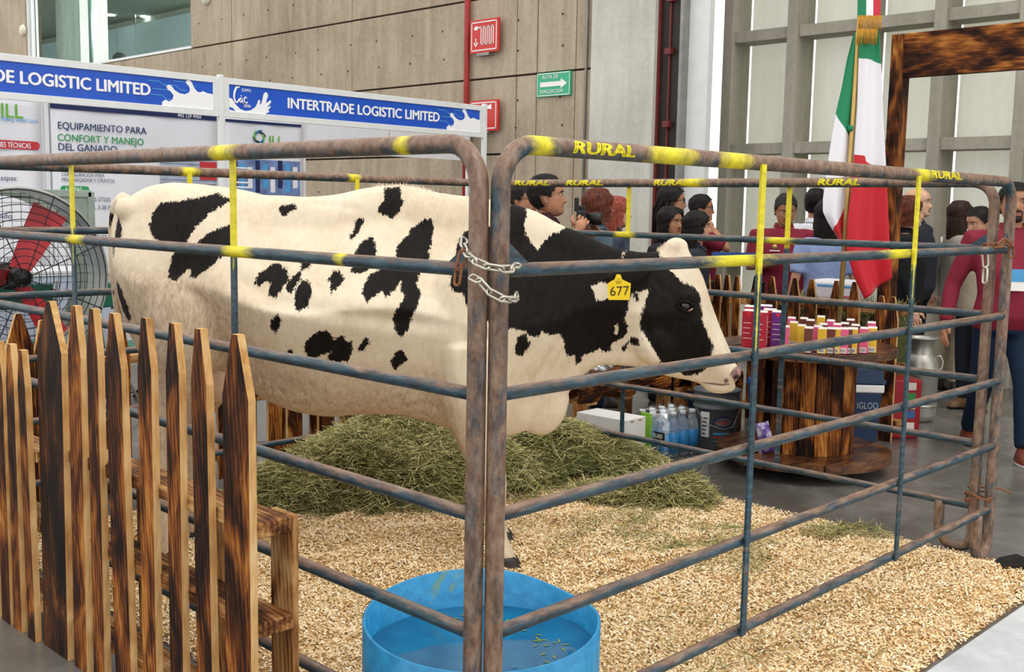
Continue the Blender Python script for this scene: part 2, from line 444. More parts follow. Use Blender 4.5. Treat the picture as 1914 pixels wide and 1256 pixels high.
# -------------------------------------------------------------- wall signs
M_sred = mat('sign_red', 'c8312c', .35, var=.05); M_swh = mat('sign_white', 'f1efec', .4, var=.02); M_sgr = mat('sign_green', '35ae80', .35, var=.05)
def wall_sign(name, label, y0, y1, z0, z1, m):
    r = empty(name, (WX-.09, (y0+y1)/2, z0), 0, label, 'sign')
    hw = (y1-y0)/2; hh = z1-z0
    bbox('board', (0, -hw, 0), (.03, hw, hh), m, r, .004)
    def Q(a, b, z=.003): return Vector((-z, -a, b))          # a = to the right, b = up
    return r, hw, hh, Q
def strip(par, pts, w, m, Q, name='pictogram', z=.003):
    mb = MB()
    for (a, b), (c, d) in zip(pts[:-1], pts[1:]):
        L = math.hypot(c-a, d-b) or 1e-6; nx, ny = -(d-b)/L*w/2, (c-a)/L*w/2; ex, ey = (c-a)/L*w/3, (d-b)/L*w/3
        mb.add([Q(a+nx-ex, b+ny-ey, z), Q(a-nx-ex, b-ny-ey, z), Q(c-nx+ex, d-ny+ey, z), Q(c+nx+ex, d+ny+ey, z)], [(0, 1, 2, 3)])
    return mb.obj(name, m, par)
def poly(par, pts, m, Q, name='pictogram', z=.003):
    return MB().add([Q(a, b, z) for a, b in pts], [tuple(range(len(pts)))]).obj(name, m, par)
r, hw, hh, Q = wall_sign('fire_hose_sign', 'red fire hose sign high on the concrete wall', 7.12, 7.58, 3.23, 3.60, M_sred)
b = .03; strip(r, [(-hw+b, b), (hw-b, b), (hw-b, hh-b), (-hw+b, hh-b), (-hw+b, b)], .012, M_swh, Q, 'border')
zz = [(-.10, .28)]
for k in range(7):
    x = -.045+k*.033; zz += [(x, .28 if k % 2 == 0 else .10), (x+.033, .28 if k % 2 == 1 else .10)] if False else [(x, .285 if k % 2 == 0 else .095), (x, .095 if k % 2 == 0 else .285)]
strip(r, zz, .014, M_swh, Q, 'hose_pictogram'); poly(r, [(-.17, .27), (-.14, .30), (-.10, .30), (-.10, .26), (-.14, .255)], M_swh, Q, 'nozzle_pictogram')
strip(r, [(-.13, .16), (-.13, .10)], .014, M_swh, Q, 'arrow'); poly(r, [(-.17, .115), (-.09, .115), (-.13, .07)], M_swh, Q, 'arrow')
bbox('bracket', (.0, -.08, -.03), (.09, .12, 0), M_conduit, r)
r, hw, hh, Q = wall_sign('fire_extinguisher_sign', 'red fire extinguisher sign half behind the booth header', 7.11, 7.57, 2.35, 2.70, M_sred)
strip(r, [(-hw+b, b), (hw-b, b), (hw-b, hh-b), (-hw+b, hh-b), (-hw+b, b)], .012, M_swh, Q, 'border')
poly(r, [(-.10, .06), (.05, .06), (.05, .21), (.02, .235), (-.07, .235), (-.10, .21)], M_swh, Q); poly(r, [(-.04, .235), (0, .235), (0, .265), (.13, .30), (.13, .24), (0, .262)], M_swh, Q); strip(r, [(-.1, .25), (-.03, .28), (.0, .27)], .014, M_swh, Q)
bbox('bracket', (.0, -.08, -.02), (.09, .12, 0), M_conduit, r)
r, hw, hh, Q = wall_sign('evacuation_sign', 'green evacuation route sign with white arrow', 6.08, 6.57, 2.69, 2.945, M_sgr)
r.location.x = WX-.035
strip(r, [(-hw+.012, .012), (hw-.012, .012), (hw-.012, hh-.012), (-hw+.012, hh-.012), (-hw+.012, .012)], .008, M_swh, Q, 'border')
poly(r, [(-.19, .105), (.11, .105), (.11, .075), (.2, .13), (.11, .185), (.11, .155), (-.19, .155)], M_swh, Q, 'arrow')
for s_, z_, w_ in (('RUTA DE', .205, .23), ('EVACUACION', .052, .33)):
    text(s_, .055, M_swh, r, plane_mat((-.003, .16 if z_ > .1 else .19, z_), (0, -1, 0), (0, 0, 1)), .01, width=w_)

# ================================================================== the pen
def set_yel(me, fn):
    a = me.attributes.new('yel', 'FLOAT', 'POINT')
    a.data.foreach_set('value', [float(fn(v.co)) for v in me.vertices])
    return me
RZ = [1.64-.284*k for k in range(6)]
def seg(a, b, step=.03):
    a, b = Vector(a), Vector(b); n = max(1, int((b-a).length/step)); return [a.lerp(b, i/n) for i in range(n+1)]
def arc(c, r, a0, a1, n=8):
    return [Vector((c[0]+r*math.cos(t), 0, c[1]+r*math.sin(t))) for t in np.linspace(math.radians(a0), math.radians(a1), n)]
def livestock_panel(label, loc, rz, L, ups, top_yel, rail_yel, up_yel):
    r = empty('livestock_panel', loc, rz, label, 'livestock panel', 'steel pipe panels of the cattle pen')
    br = .10; fr = .07
    path = seg((.15, 0, RZ[5]), (.15, 0, fr+.02)) + arc((.15-fr, fr+.02), fr, 0, -180)[1:] + seg((.01, 0, fr+.02), (.01, 0, RZ[0]-br))[1:]
    path = [Vector((p.x-.01 if p.x < .15 else p.x, 0, p.z)) for p in path]
    path += arc((br, RZ[0]-br), br, 180, 90, 9)[1:] + seg((br, 0, RZ[0]), (L-br, 0, RZ[0]))[1:] + arc((L-br, RZ[0]-br), br, 90, 0, 9)[1:]
    path += seg((L, 0, RZ[0]-br), (L, 0, fr+.02))[1:] + arc((L-fr, fr+.02), fr, 0, -180)[1:] + seg((L-2*fr, 0, fr+.02), (L-2*fr, 0, RZ[5]))[1:]
    mb = MB().tube(path, .0225, 14)
    me = set_yel(mb.me('frame'), lambda c: (max([0]+[1-abs(c.x-a)/w for a, w in top_yel]) if c.z > 1.55 else 0))
    link('frame', me, M_post, r)
    for k in range(1, 6):
        me = set_yel(MB().tube(seg((.01, 0, RZ[k]), (L-.01, 0, RZ[k])), .0165, 12).me('rail'), lambda c: max([0]+[1-abs(c.x-a)/w for a, w in rail_yel.get(k, ())]))
        link('rail', me, M_pipe, r)
    for i, u in enumerate(ups):
        mb = MB(); y0 = -.026
        n = 40
        for q in range(n):
            za = RZ[5]-.01+(RZ[0]-.005-RZ[5]+.01)*q/n; zb_ = RZ[5]-.01+(RZ[0]-.005-RZ[5]+.01)*(q+1)/n
            for a_, b_ in ((-.0125, -.0045), (-.0045, .0045), (.0045, .0125)):
                mb.add([(u+a_, y0, za), (u+b_, y0, za), (u+b_, y0, zb_), (u+a_, y0, zb_)], [(0, 1, 2, 3)])
                mb.add([(u+a_, y0+.008, za), (u+b_, y0+.008, za), (u+b_, y0+.008, zb_), (u+a_, y0+.008, zb_)], [(3, 2, 1, 0)])
            for a_ in (-.0125, .0125):
                mb.add([(u+a_, y0, za), (u+a_, y0+.008, za), (u+a_, y0+.008, zb_), (u+a_, y0, zb_)], [(0, 1, 2, 3)])
        lo, dr_ = up_yel[i]
        me = mb.me('upright'); bm = bmesh.new(); bm.from_mesh(me); bmesh.ops.remove_doubles(bm, verts=bm.verts, dist=1e-5); bmesh.ops.recalc_face_normals(bm, faces=bm.faces); bm.to_mesh(me); bm.free()
        me.polygons.foreach_set('use_smooth', [False]*len(me.polygons))
        set_yel(me, lambda c: 1.2 if c.z > lo else (1.0 if (c.z > dr_ and abs(c.x-u+.0045) < .003) else (max(0, .7-(lo-c.z)*8))))
        o = link('upright', me, M_pipe, r)
    for x in (.03, L-.03):   # gusset plates on the second rail
        s_ = 1 if x < 1 else -1
        MB().prism([(x-.02*s_, RZ[1]), (x+.07*s_, RZ[1]+.01), (x-.02*s_, RZ[1]+.075)], -.004, .004, 'y').obj('gusset', M_pipe, r)
    return r
pr = livestock_panel('right front pen panel, blue rusty pipe with RURAL in yellow', (.034, 0, 0), 0, 3.07, (1.058, 2.105), ((.62, .22), (.92, .16), (.12, .10), (2.16, .16)), {1: ((.95, .35), (2.0, .25))}, ((1.33, 1.09), (1.32, 1.2)))
pl = livestock_panel('left front pen panel of rusty pipe behind the tall pickets', (0, .034, 0), math.pi/2, 3.12, (1.056, 2.135), ((1.05, .14), (.25, .06)), {1: ((.98, .16), (2.05, .16), (.5, .05)), 2: ()}, ((1.38, 1.30), (1.40, 1.25)))
pb = livestock_panel('far right pen panel in front of the spool table', (3.1, .066, 0), math.pi/2, 3.0, (1.0, 2.0), ((1.55, .15),), {1: ((1.03, .2), (2.0, .15))}, ((1.34, 1.34), (1.36, 1.36)))
pa = livestock_panel('far left pen panel behind the cow', (.03, 3.15, 0), 0, 3.02, (1.0, 2.02), ((1.0, .1), (2.0, .1)), {}, ((1.5, 1.5), (1.5, 1.5)))
def rail_text(par, body, x0, w, r, z, side, ang0=0.0, mirror=False, h=.030):
    """lettering wrapped round a pipe; side -1: faces local -y, +1: faces local +y"""
    me = text_mesh(body, h/.72, .045, 0, 'LEFT', shear=.15)
    bm = bmesh.new(); bm.from_mesh(me)
    ys = [v.co.y for v in bm.verts]; lo, hi = min(ys), max(ys); xs = [v.co.x for v in bm.verts]; xa, xb = min(xs), max(xs)
    for k in range(1, 10):
        bmesh.ops.bisect_plane(bm, geom=list(bm.verts)+list(bm.edges)+list(bm.faces), plane_co=(0, lo+(hi-lo)*k/10, 0), plane_no=(0, 1, 0))
    for v in bm.verts:
        t = (v.co.x-xa)/(xb-xa); s = (v.co.y-(lo+hi)/2)
        if side > 0: t = 1-t
        a = s/r+ang0
        v.co = (x0+w*t, side*(r+.0012)*math.cos(a), z+(r+.0012)*math.sin(a))
    bmesh.ops.recalc_face_normals(bm, faces=bm.faces); bm.to_mesh(me); bm.free()
    return link('lettering', me, M_yel, par)
def onrail(par, px_, z, y):      # distance along a panel for a photo column
    return None
def ux(x, y): return pV(x, y, 0).x-.034
rail_text(pr, 'RURAL', ux(1058, 285), ux(1175, 290)-ux(1058, 285), .0225, RZ[0], -1, .1)
rail_text(pr, 'RURAL', ux(1730, 330), ux(1787, 332)-ux(1730, 330), .0225, RZ[0], -1, .3)
def vy_(x, y): return pU(x, y, 3.1).y-.066
for a, b_ in ((966, 1032), (1062, 1132), (1226, 1292), (1532, 1612)):
    rail_text(pb, 'RURAL', vy_(b_, 345), vy_(a, 345)-vy_(b_, 345), .0225, RZ[0], 1, .1)

# chains ------------------------------------------------------------
def chain(label, pts, ll, mats, loc_par=None):
    pts = [Vector(p) for p in pts]; r = empty('chain', pts[0], 0, label, 'chain')
    d = [0]
    for a, b_ in zip(pts[:-1], pts[1:]): d.append(d[-1]+(b_-a).length)
    n = max(2, int(d[-1]/ll))
    def at(s):
        for i in range(len(d)-1):
            if s <= d[i+1] or i == len(d)-2: return pts[i].lerp(pts[i+1], (s-d[i])/max(1e-6, d[i+1]-d[i]))
    base = None
    for k in range(n):
        a, b_ = at(d[-1]*k/n), at(d[-1]*(k+1)/n); t = (b_-a).normalized(); c = (a+b_)/2
        hl = ll*.72; w = ll*.27; wr = ll*.105
        ring = [(hl*.62*math.copysign(1, math.cos(q))+ (w*math.cos(q)), w*math.sin(q), 0) for q in np.linspace(0, 2*math.pi, 17)[:-1]]
        if base is None: base = MB().tube(ring, wr, 6, closed=True).me('link')
        o = link('link', base, None, r)
        if not base.materials: base.materials.append(mats[0])
        z = (CAMP-c).normalized(); z = (z-t*z.dot(t)).normalized(); y = z.cross(t)
        if k % 2: y, z = (y+z).normalized(), (z-y).normalized()
        else: y, z = (y-z*.55).normalized(), (z+y*.55).normalized()
        Mx = Matrix(((t.x, y.x, z.x, c.x-pts[0].x), (t.y, y.y, z.y, c.y-pts[0].y), (t.z, y.z, z.z, c.z-pts[0].z), (0, 0, 0, 1)))
        o.matrix_local = Mx
        if k == 0 and len(mats) > 1: pass
    return r
def cp(lst): return [pD(x, y, Y) for x, y, Y in lst]
chain('shiny chain slung high across both near corner posts', cp([(868, 447, 2.50), (866, 462, 2.47), (880, 483, 2.40), (895, 492, 2.375), (915, 500, 2.37), (938, 503, 2.375), (958, 503, 2.40), (968, 494, 2.46)]), .030, [M_chain])
chain('shiny chain hanging lower across both near corner posts', cp([(882, 517, 2.40), (894, 522, 2.375), (906, 538, 2.37), (922, 552, 2.37), (942, 560, 2.375), (960, 561, 2.40), (967, 552, 2.46)]), .030, [M_chain])
chain('short rusty chain end hooked on the left corner gusset', cp([(866, 473, 2.44), (858, 500, 2.44), (854, 528, 2.44)]), .033, [M_rust])
chain('chain end dangling at the right pen corner', cp([(1841, 470, 4.52), (1842, 500, 4.52), (1840, 530, 4.52)]), .045, [M_chain])
chain('small chain wound round the right corner posts', cp([(1832, 474, 4.58), (1845, 455, 4.55), (1862, 462, 4.5), (1880, 447, 4.55), (1892, 465, 4.6), (1890, 478, 4.6)]), .040, [M_rust])
wt = MB(); pts = [pz(1840, 950, .2)+Vector((.05*math.cos(a), .05*math.sin(a), .02*math.sin(3*a)+.005*a)) for a in np.linspace(0, 12, 60)]
c0 = Vector((3.105, .045, .25)); pts = [c0+Vector((.055*math.cos(a), .06*math.sin(a), .012*math.sin(2.3*a)+.003*a)) for a in np.linspace(0, 14, 70)]
pts += [c0+Vector((.08, -.06, .05)), c0+Vector((.10, -.10, .03))]
wt.tube(pts, .0045, 6); o = wt.obj('tie_wire', M_rust); tag(o, 'rusty wire twisted round the right corner posts', 'wire')

# -------------------------------------------------------------- bedding
nx, ny = 150, 160
bx0, bx1, by0, by1 = .06, 3.02, -.27, 3.10
def hump(x, y):
    e = min((x-bx0)/.12, (bx1-x)/.16, (y-by0)/.10, (by1-y)/.15, 1.0); e = max(0, e)
    return .006+.028*e**.7 + .012*e*(math.sin(3.1*x+1.7*y)+math.sin(5.3*y-2.2*x+.6)) + .012*e*math.sin(11*x+4*math.sin(7*y))*math.sin(9*y)
V_ = []; Fc = []
jit = rng.normal(0, 1, (nx+1, ny+1, 3))
for i in range(nx+1):
    for j in range(ny+1):
        x = bx0+(bx1-bx0)*i/nx; y = by0+(by1-by0)*j/ny; z = hump(x, y)
        k = 1 if 0 < i < nx and 0 < j < ny else 2.2
        V_.append((x+jit[i, j, 0]*.006*k, y+jit[i, j, 1]*.006*k, max(.002, z+jit[i, j, 2]*.004)))
for i in range(nx):
    for j in range(ny): a = i*(ny+1)+j; Fc.append((a, a+ny+1, a+ny+2, a+1))
V_ = np.array(V_); Fc = np.array(Fc)
NF = 150000
fx = rng.uniform(bx0-.03, bx1+.05, NF); fy = rng.uniform(by0-.05, by1, NF)
nearw = np.exp(-(np.hypot(fx-CAMX, fy-CAMY)-3)/3.0)
kp = rng.uniform(0, 1, NF) < np.clip(nearw*1.6, .25, 1); fx, fy = fx[kp], fy[kp]; NF = len(fx)
fz = np.array([hump(min(max(a, bx0+.001), bx1-.001), min(max(b_, by0+.001), by1-.001)) for a, b_ in zip(fx, fy)])+rng.uniform(0, .008, NF)
ang = rng.uniform(0, math.pi*2, NF); ln = rng.uniform(.003, .011, NF); wd_ = rng.uniform(.0015, .0042, NF); tl = rng.normal(0, .35, NF); cu = rng.uniform(-.003, .006, NF)
dx, dy = np.cos(ang), np.sin(ang)
def P_(a, b_, zz): return np.stack([fx+dx*ln*a-dy*wd_*b_, fy+dy*ln*a+dx*wd_*b_, np.maximum(.001, fz+tl*ln*a+zz)], 1)
fv = np.stack([P_(-1, -1, 0*cu), P_(-1, 1, .002+0*cu), P_(0, -1, cu), P_(0, 1, cu+.002), P_(1, -1, 0*cu), P_(1, 1, .002+0*cu)], 1).reshape(-1, 3)
bi = len(V_)+np.arange(NF)*6
ff = np.concatenate([np.stack([bi, bi+2, bi+3, bi+1], 1), np.stack([bi+2, bi+4, bi+5, bi+3], 1)])
def np_mesh(name, verts, quads, mi, smooth=False):
    me = bpy.data.meshes.new(name); me.vertices.add(len(verts)); me.vertices.foreach_set('co', verts.astype(np.float32).ravel())
    n = len(quads); me.loops.add(n*4); me.loops.foreach_set('vertex_index', quads.astype(np.int32).ravel())
    me.polygons.add(n); me.polygons.foreach_set('loop_start', np.arange(n, dtype=np.int32)*4)
    me.polygons.foreach_set('material_index', mi.astype(np.int32))
    if smooth is not False: me.polygons.foreach_set('use_smooth', np.full(n, smooth, dtype=bool))
    me.update(calc_edges=True); me.validate(); return me
def mk_shav(name, a, b_, c_):
    q = N(name); ge = q.n('ShaderNodeNewGeometry'); n1 = q.noise(q.coord(), 5, 4)
    s = q.math('ADD', q.math('MULTIPLY', ge.outputs['Random Per Island'], .6), q.math('MULTIPLY', n1, .4))
    return q.set(q.ramp(s, [(.12, a), (.45, b_), (.8, c_)]), .8, 0, .2)
M_shav = mk_shav('pine_shavings', 'c89e66', 'ecd0a0', 'faecd0')
def mk_bed():
    q = N('shavings_bed'); n1 = q.noise(q.coord(), 140, 4, .7); n2 = q.noise(q.coord(), 4, 4)
    s = q.math('ADD', q.math('MULTIPLY', n1, .7), q.math('MULTIPLY', n2, .3))
    q.bump(n1, .8, .01)
    return q.set(q.ramp(s, [(.32, '946a3a'), (.5, 'dcb67e'), (.65, 'f2d8a8')]), .9, 0, .15)
me = np_mesh('wood_shavings', np.concatenate([V_, fv]), np.concatenate([Fc, ff]), np.concatenate([np.zeros(len(Fc)), np.ones(len(ff))]))
me.materials.append(mk_bed()); me.materials.append(M_shav)
o = link('wood_shavings', me); tag(o, 'golden pine shavings spread over the pen floor', 'shavings', kind='stuff')
# plywood edge under the bedding
for k, (x0, x1, y0, y1, lb) in enumerate(((1.55, 2.66, -.315, -.10, 'thin plywood sheet edge under the shavings by the right corner'), (.4, 1.54, -.305, -.10, 'thin splintered plywood sheet under the shavings in front'))):
    o = bbox('plywood_sheet', (x0, y0, 0), (x1, y1, .006), M_burntl if False else mat('weathered_plywood', '9a7a55', .8, var=.3, scale=20), None); tag(o, lb, 'plywood')

# hay ---------------------------------------------------------------
def mk_hay():
    q = N('green_hay'); ge = q.n('ShaderNodeNewGeometry')
    return q.set(q.ramp(ge.outputs['Random Per Island'], [(.05, '565630'), (.35, '86864c'), (.65, 'aaa46a'), (.9, 'd2c692')]), .75, 0, .2)
M_hay = mk_hay()
def hay(name, label, lobes, n, mound=True, lmin=.05, lmax=.16):
    """lobes: (lateral, depth, rx, ry, height) in camera ground coordinates"""
    Vv = []; Ff = []
    def hz(X, Y):
        z = 0
        for (a, b_, rx, ry, h) in lobes:
            d = ((X-a)/rx)**2+((Y-b_)/ry)**2
            if d < 1: z = max(z, h*(1-d)**.7*(1+.18*math.sin(9*X+4*Y)*math.sin(7*Y-3*X)))
        return z
    base = .03
    if mound:
        x0 = min(l[0]-l[2] for l in lobes); x1 = max(l[0]+l[2] for l in lobes); y0 = min(l[1]-l[3] for l in lobes); y1 = max(l[1]+l[3] for l in lobes)
        g = 60
        idx = {}
        for i in range(g+1):
            for j in range(g+1):
                X = x0+(x1-x0)*i/g; Y = y0+(y1-y0)*j/g; z = hz(X, Y)
                if z > .02: idx[i, j] = len(Vv); p = K(X, Y, base+z*.88+random.uniform(-.008, .008)-.02); Vv.append(tuple(p))
        for i in range(g):
            for j in range(g):
                c = [(i, j), (i+1, j), (i+1, j+1), (i, j+1)]
                if all(k in idx for k in c): Ff.append([idx[k] for k in c])
    nb = len(Ff); m = len(Vv)
    wts = [l[2]*l[3] for l in lobes]; tot = sum(wts)
    for k in range(n):
        l = random.choices(lobes, wts)[0]
        t = random.uniform(0, 2*math.pi); q = math.sqrt(random.uniform(0, 1))*(1.08 if mound else 1.0)
        if not mound: q = q**.9
        X = l[0]+l[2]*q*math.cos(t); Y = l[1]+l[3]*q*math.sin(t); z = base+hz(X, Y)+random.uniform(-.01, .02)
        a = random.uniform(0, 2*math.pi); L = random.uniform(lmin, lmax); w = random.uniform(.0007, .0018); el = random.gauss(0, .28)
        d = Vector((math.cos(a)*math.cos(el), math.sin(a)*math.cos(el), math.sin(el))); sd_ = Vector((-math.sin(a), math.cos(a), random.uniform(-1, 1))).normalized()*w
        bend = Vector((random.uniform(-.3, .3), random.uniform(-.3, .3), random.uniform(-.35, .25)))*L
        c = K(X, Y, z)
        p0 = c-d*L*.5+bend*.3; p1 = c-bend*.2; p2 = c+d*L*.5+bend*.3
        for p in (p0, p1, p2):
            p.z = max(p.z, .012)
            Vv.append(tuple(p-sd_)); Vv.append(tuple(p+sd_))
        Ff += [[m, m+2, m+3, m+1], [m+2, m+4, m+5, m+3]]; m += 6
    me = np_mesh(name, np.array(Vv), np.array(Ff), np.array([0]*nb+[1]*(len(Ff)-nb)))
    me.materials.append(mat('hay_core', '4a4f28', .9, var=.4, scale=40, bump=.6)); me.materials.append(M_hay)
    o = link(name, me); return tag(o, label, 'hay', kind='stuff')
hay('hay_pile', 'big heap of green hay under and behind the cow', [(-.62, 5.65, .62, .62, .35), (-1.0, 5.35, .42, .36, .17), (-.25, 5.72, .48, .45, .28), (.14, 6.05, .46, .40, .32), (.52, 6.12, .38, .30, .15), (-.6, 5.2, .5, .22, .08)], 30000)
hay('hay_heap', 'low heap of green hay on the shavings in front of the pallet bench', [(.80, 5.42, .25, .22, .13), (.58, 5.5, .28, .16, .06)], 4800)
hay('scattered_hay', 'loose scattered hay on the shavings below the cow head', [(.62, 4.85, .34, .34, .02), (.78, 4.5, .34, .25, .02), (.45, 4.6, .3, .2, .01), (1.0, 4.75, .2, .2, .02)], 2600, False, .04, .13)
hay('hay_tuft', 'small tuft of green hay by the far rail of the pen', [(1.55, 4.88, .2, .09, .03)], 420, False, .05, .13)
hay('loose_hay', 'thin wisps of hay across the open shavings', [(-.2, 4.4, 1.0, .75, 0), (.9, 4.0, .7, .6, 0), (.3, 3.6, .6, .4, 0), (1.45, 4.4, .5, .5, 0)], 2400, False, .02, .09)

# -------------------------------------------------------------- water trough
tc = K(-.07, 3.0, 0); TR = .335
def rim(a): return .335+.028*math.cos(a-math.radians(105))-.022*math.exp(-((a-math.radians(42))/.45)**2)
mb = MB(); n = 64; prof = [(1.0, 0), (1.0, 1)]
vs_ = []; 
for i, (rr, t) in enumerate(((.90, 0), (.97, .12), (1.0, .35), (1.0, 1.0), (.985, 1.008), (.972, 1.0), (.972, .35), (.94, .12), (.88, .03))):
    for j in range(n):
        a = 2*math.pi*j/n; e = 1+.03*math.cos(2*(a-.6))
        vs_.append((TR*rr*e*math.cos(a), TR*rr*e*math.sin(a), .012+(rim(a)-.012)*t))
fs = [(i*n+j, i*n+(j+1) % n, (i+1)*n+(j+1) % n, (i+1)*n+j) for i in range(8) for j in range(n)]
fs.append(tuple(range(n-1, -1, -1))); fs.append(tuple(8*n+j for j in range(n)))
mb.add(vs_, fs, 0, True)
tr = empty('water_trough', tc, KROT, 'blue cut plastic drum water trough at the near corner', 'trough')
q = N('blue_drum_plastic'); n1 = q.noise(q.coord((1, 1, .45)), 6, 5, .65, 1.0); n2 = q.noise(q.coord(), 30, 4)
c = q.ramp(n2, [(.3, '1b7fb4'), (.7, '2f9ad0')]); c = q.mix(q.ramp(n1, [(.66, 0.0), (.72, .75)]), c, '75924a')
M_drum = q.set(c, .38, 0, .45)
mb.obj('drum', M_drum, tr)
q = N('trough_water'); nz = q.noise(q.coord(), 9, 3)
q.bump(nz, .06, .01); M_water = q.set(q.ramp(nz, [(.3, '0d5a86'), (.7, '15709c')]), .06, 0, .5)
mb = MB(); mb.add([(TR*.965*(1+.03*math.cos(2*(a-.6)))*math.cos(a), TR*.965*(1+.03*math.cos(2*(a-.6)))*math.sin(a), .245) for a in np.linspace(0, 2*math.pi, 65)[:-1]], [tuple(range(64))])
mb.obj('water', M_water, tr)
mb = MB()
for k in range(70):
    cl = random.choice([(.2, .04), (.22, -.12), (.12, -.22), (-.05, .2), (.1, .16)]); x, y = cl[0]+random.gauss(0, .03), cl[1]+random.gauss(0, .03); a = random.uniform(0, 6.3); L = random.uniform(.008, .02)
    mb.add([(x-L*math.cos(a), y-L*math.sin(a), .2465), (x+.004*math.sin(a), y-.004*math.cos(a), .247), (x+L*math.cos(a), y+L*math.sin(a), .2465), (x-.004*math.sin(a), y+.004*math.cos(a), .247)], [(0, 1, 2, 3)])
o = mb.obj('floating_grass', mat('wet_grass', '7b8b3c', .6), tr); o['kind'] = 'stuff'

# -------------------------------------------------------------- picket pallets
def picket_mesh(w, h, t, tip=.16, tw=.012):
    """local: x across, y thickness (front at y=0), z up; slot 0 face, slot 1 cut edge"""
    mb = MB(); o = [(-w/2, 0), (w/2, 0), (w/2, h-tip), (tw, h), (-tw, h), (-w/2, h-tip)]
    mb.prism(o, 0, t, 'y', 0, None, 1); return mb.me('picket')
def picket_pallet(label, loc, rz, L, pk, h, depth, zst, backs, mats=(None, None), endpost=False, nails=False):
    """local: x along, front face at y=0, body behind (+y)"""
    r = empty('picket_pallet', loc, rz, label, 'picket pallet')
    for i, (x, w, hh) in enumerate(pk):
        me = picket_mesh(w, hh, .022, min(.16, w*1.35+.04), .013)
        mm = M_burntd if w > .11 and i == 0 else M_burnt
        me.materials.append(mats[0] or mm); me.materials.append(mats[1] or M_raw)
        o = link('picket', me, None, r, (x, 0, 0), (random.uniform(-.008, .008), random.uniform(-.006, .006), 0))
    for z in zst:
        me = MB().box((-.045, -.02, -L/2), (.045+depth-.09, .02, L/2)).me('stringer')
        bevel(me, .003, 1)
        o = link('stringer', me, M_burntl, r); o.matrix_local = Matrix(((0, 0, 1, L/2), (1, 0, 0, .022+.045), (0, 1, 0, z), (0, 0, 0, 1)))
    for x, w, hh in backs:
        me = MB().box((-w/2, 0, 0), (w/2, .018, hh)).me('back_board')
        link('back_board', me, M_burntl, r, (x, .022+depth, 0))
    if nails:
        for (x, w, hh) in pk:
            for z in zst:
                for dx_ in (-.25, .25):
                    pass
    return r
# nearest fence: face towards the camera-left (-X); local x -> -Y direction (left to right in the picture), local +y -> +X
rzf = -math.pi/2
FV = 1.86
pk = []
for a, b_ in ((1.85, 1.666), (1.614, 1.525), (1.473, 1.400), (1.325, 1.225), (1.151, 1.072), (.990, .919), (.837, .761), (.692, .572)):
    pk.append((FV-(a+b_)/2, a-b_, 1.172))
picket_pallet('front picket pallet of scorched pine, tallest pickets in the scene', (-.26, FV, 0), rzf, 1.30, pk, 1.17, .10, (.12, .42, .68), ((1.245, .10, .70), (.9, .1, .68), (.5, .1, .68), (.1, .1, .68)))
pk = [(2.9-(a+b_)/2, a-b_, hh) for a, b_, hh in ((2.88, 2.78, 1.0), (2.72, 2.63, 1.0), (2.56, 2.47, 1.0), (2.40, 2.31, 1.0), (2.27, 2.20, 1.01), (2.173, 2.095, 1.006), (2.067, 2.0, 1.007), (1.945, 1.885, 1.0))]
picket_pallet('lower scorched picket pallet cut off by the left edge', (-.275, 2.9, 0), rzf, 1.02, pk, 1.0, .10, (.12, .40, .64), ((.95, .09, .66), (.6, .09, .66), (.2, .09, .66)))
# fence behind the pen, face towards -Y
for q_, x0 in enumerate((-.55, .72, 1.98)):
    pk = [(.08+.148*k+random.uniform(-.012, .012), random.uniform(.075, .115), .93+random.uniform(-.015, .02)-.05*(q_ > 0)) for k in range(8)]
    if q_ == 0: pk[5] = (.86, .125, .965)
    picket_pallet(('scorched picket pallet in front of the big fan', 'scorched picket pallet behind the cow hindquarters', 'scorched picket pallet seen under the cow belly')[q_], (x0, 3.42, 0), 0, 1.22, pk, .9, .10, (.12, .42, .70), ((.1, .1, .74), (.6, .1, .74), (1.1, .1, .74)))
# fence behind the spool table, face towards -X
Vs = [pU(x, 560, 5.1).y for x in (1411, 1442, 1484, 1516, 1560, 1597, 1647, 1668)]
V0 = Vs[0]+.06
pk = [(V0-v, .085, 1.04 if i < 6 else .96) for i, v in enumerate(Vs)]
picket_pallet('scorched picket pallet behind the spool table, right part', (5.1, V0, 0), rzf, V0-Vs[-1]+.06, pk, 1.04, .10, (.12, .5, .86), ((.1, .1, .9), (.5, .1, .9)))
Vs = [pU(x, 560, 4.95).y for x in (1320, 1338, 1357, 1376)]
V0 = Vs[0]+.06
pk = [(V0-v, .058, 1.04) for v in Vs]
picket_pallet('narrow scorched picket pallet between cow muzzle and cartons', (4.95, V0, 0), rzf, V0-Vs[-1]+.06, pk, 1.04, .08, (.12, .5, .86), ((.1, .08, .9),))
# ================================================================== the cow
def remesh(mb_or_me, voxel, smooth_it=4, fac=.5):
    me = mb_or_me.me('r', fix=True) if isinstance(mb_or_me, MB) else mb_or_me
    o = bpy.data.objects.new('r', me); col.objects.link(o)
    m = o.modifiers.new('r', 'REMESH'); m.mode = 'VOXEL'; m.voxel_size = voxel; m.use_smooth_shade = True
    if smooth_it:
        s = o.modifiers.new('s', 'SMOOTH'); s.factor = fac; s.iterations = smooth_it
    dg = bpy.context.evaluated_depsgraph_get(); out = bpy.data.meshes.new_from_object(o.evaluated_get(dg))
    bpy.data.objects.remove(o)
    out.polygons.foreach_set('use_smooth', [True]*len(out.polygons))
    return out

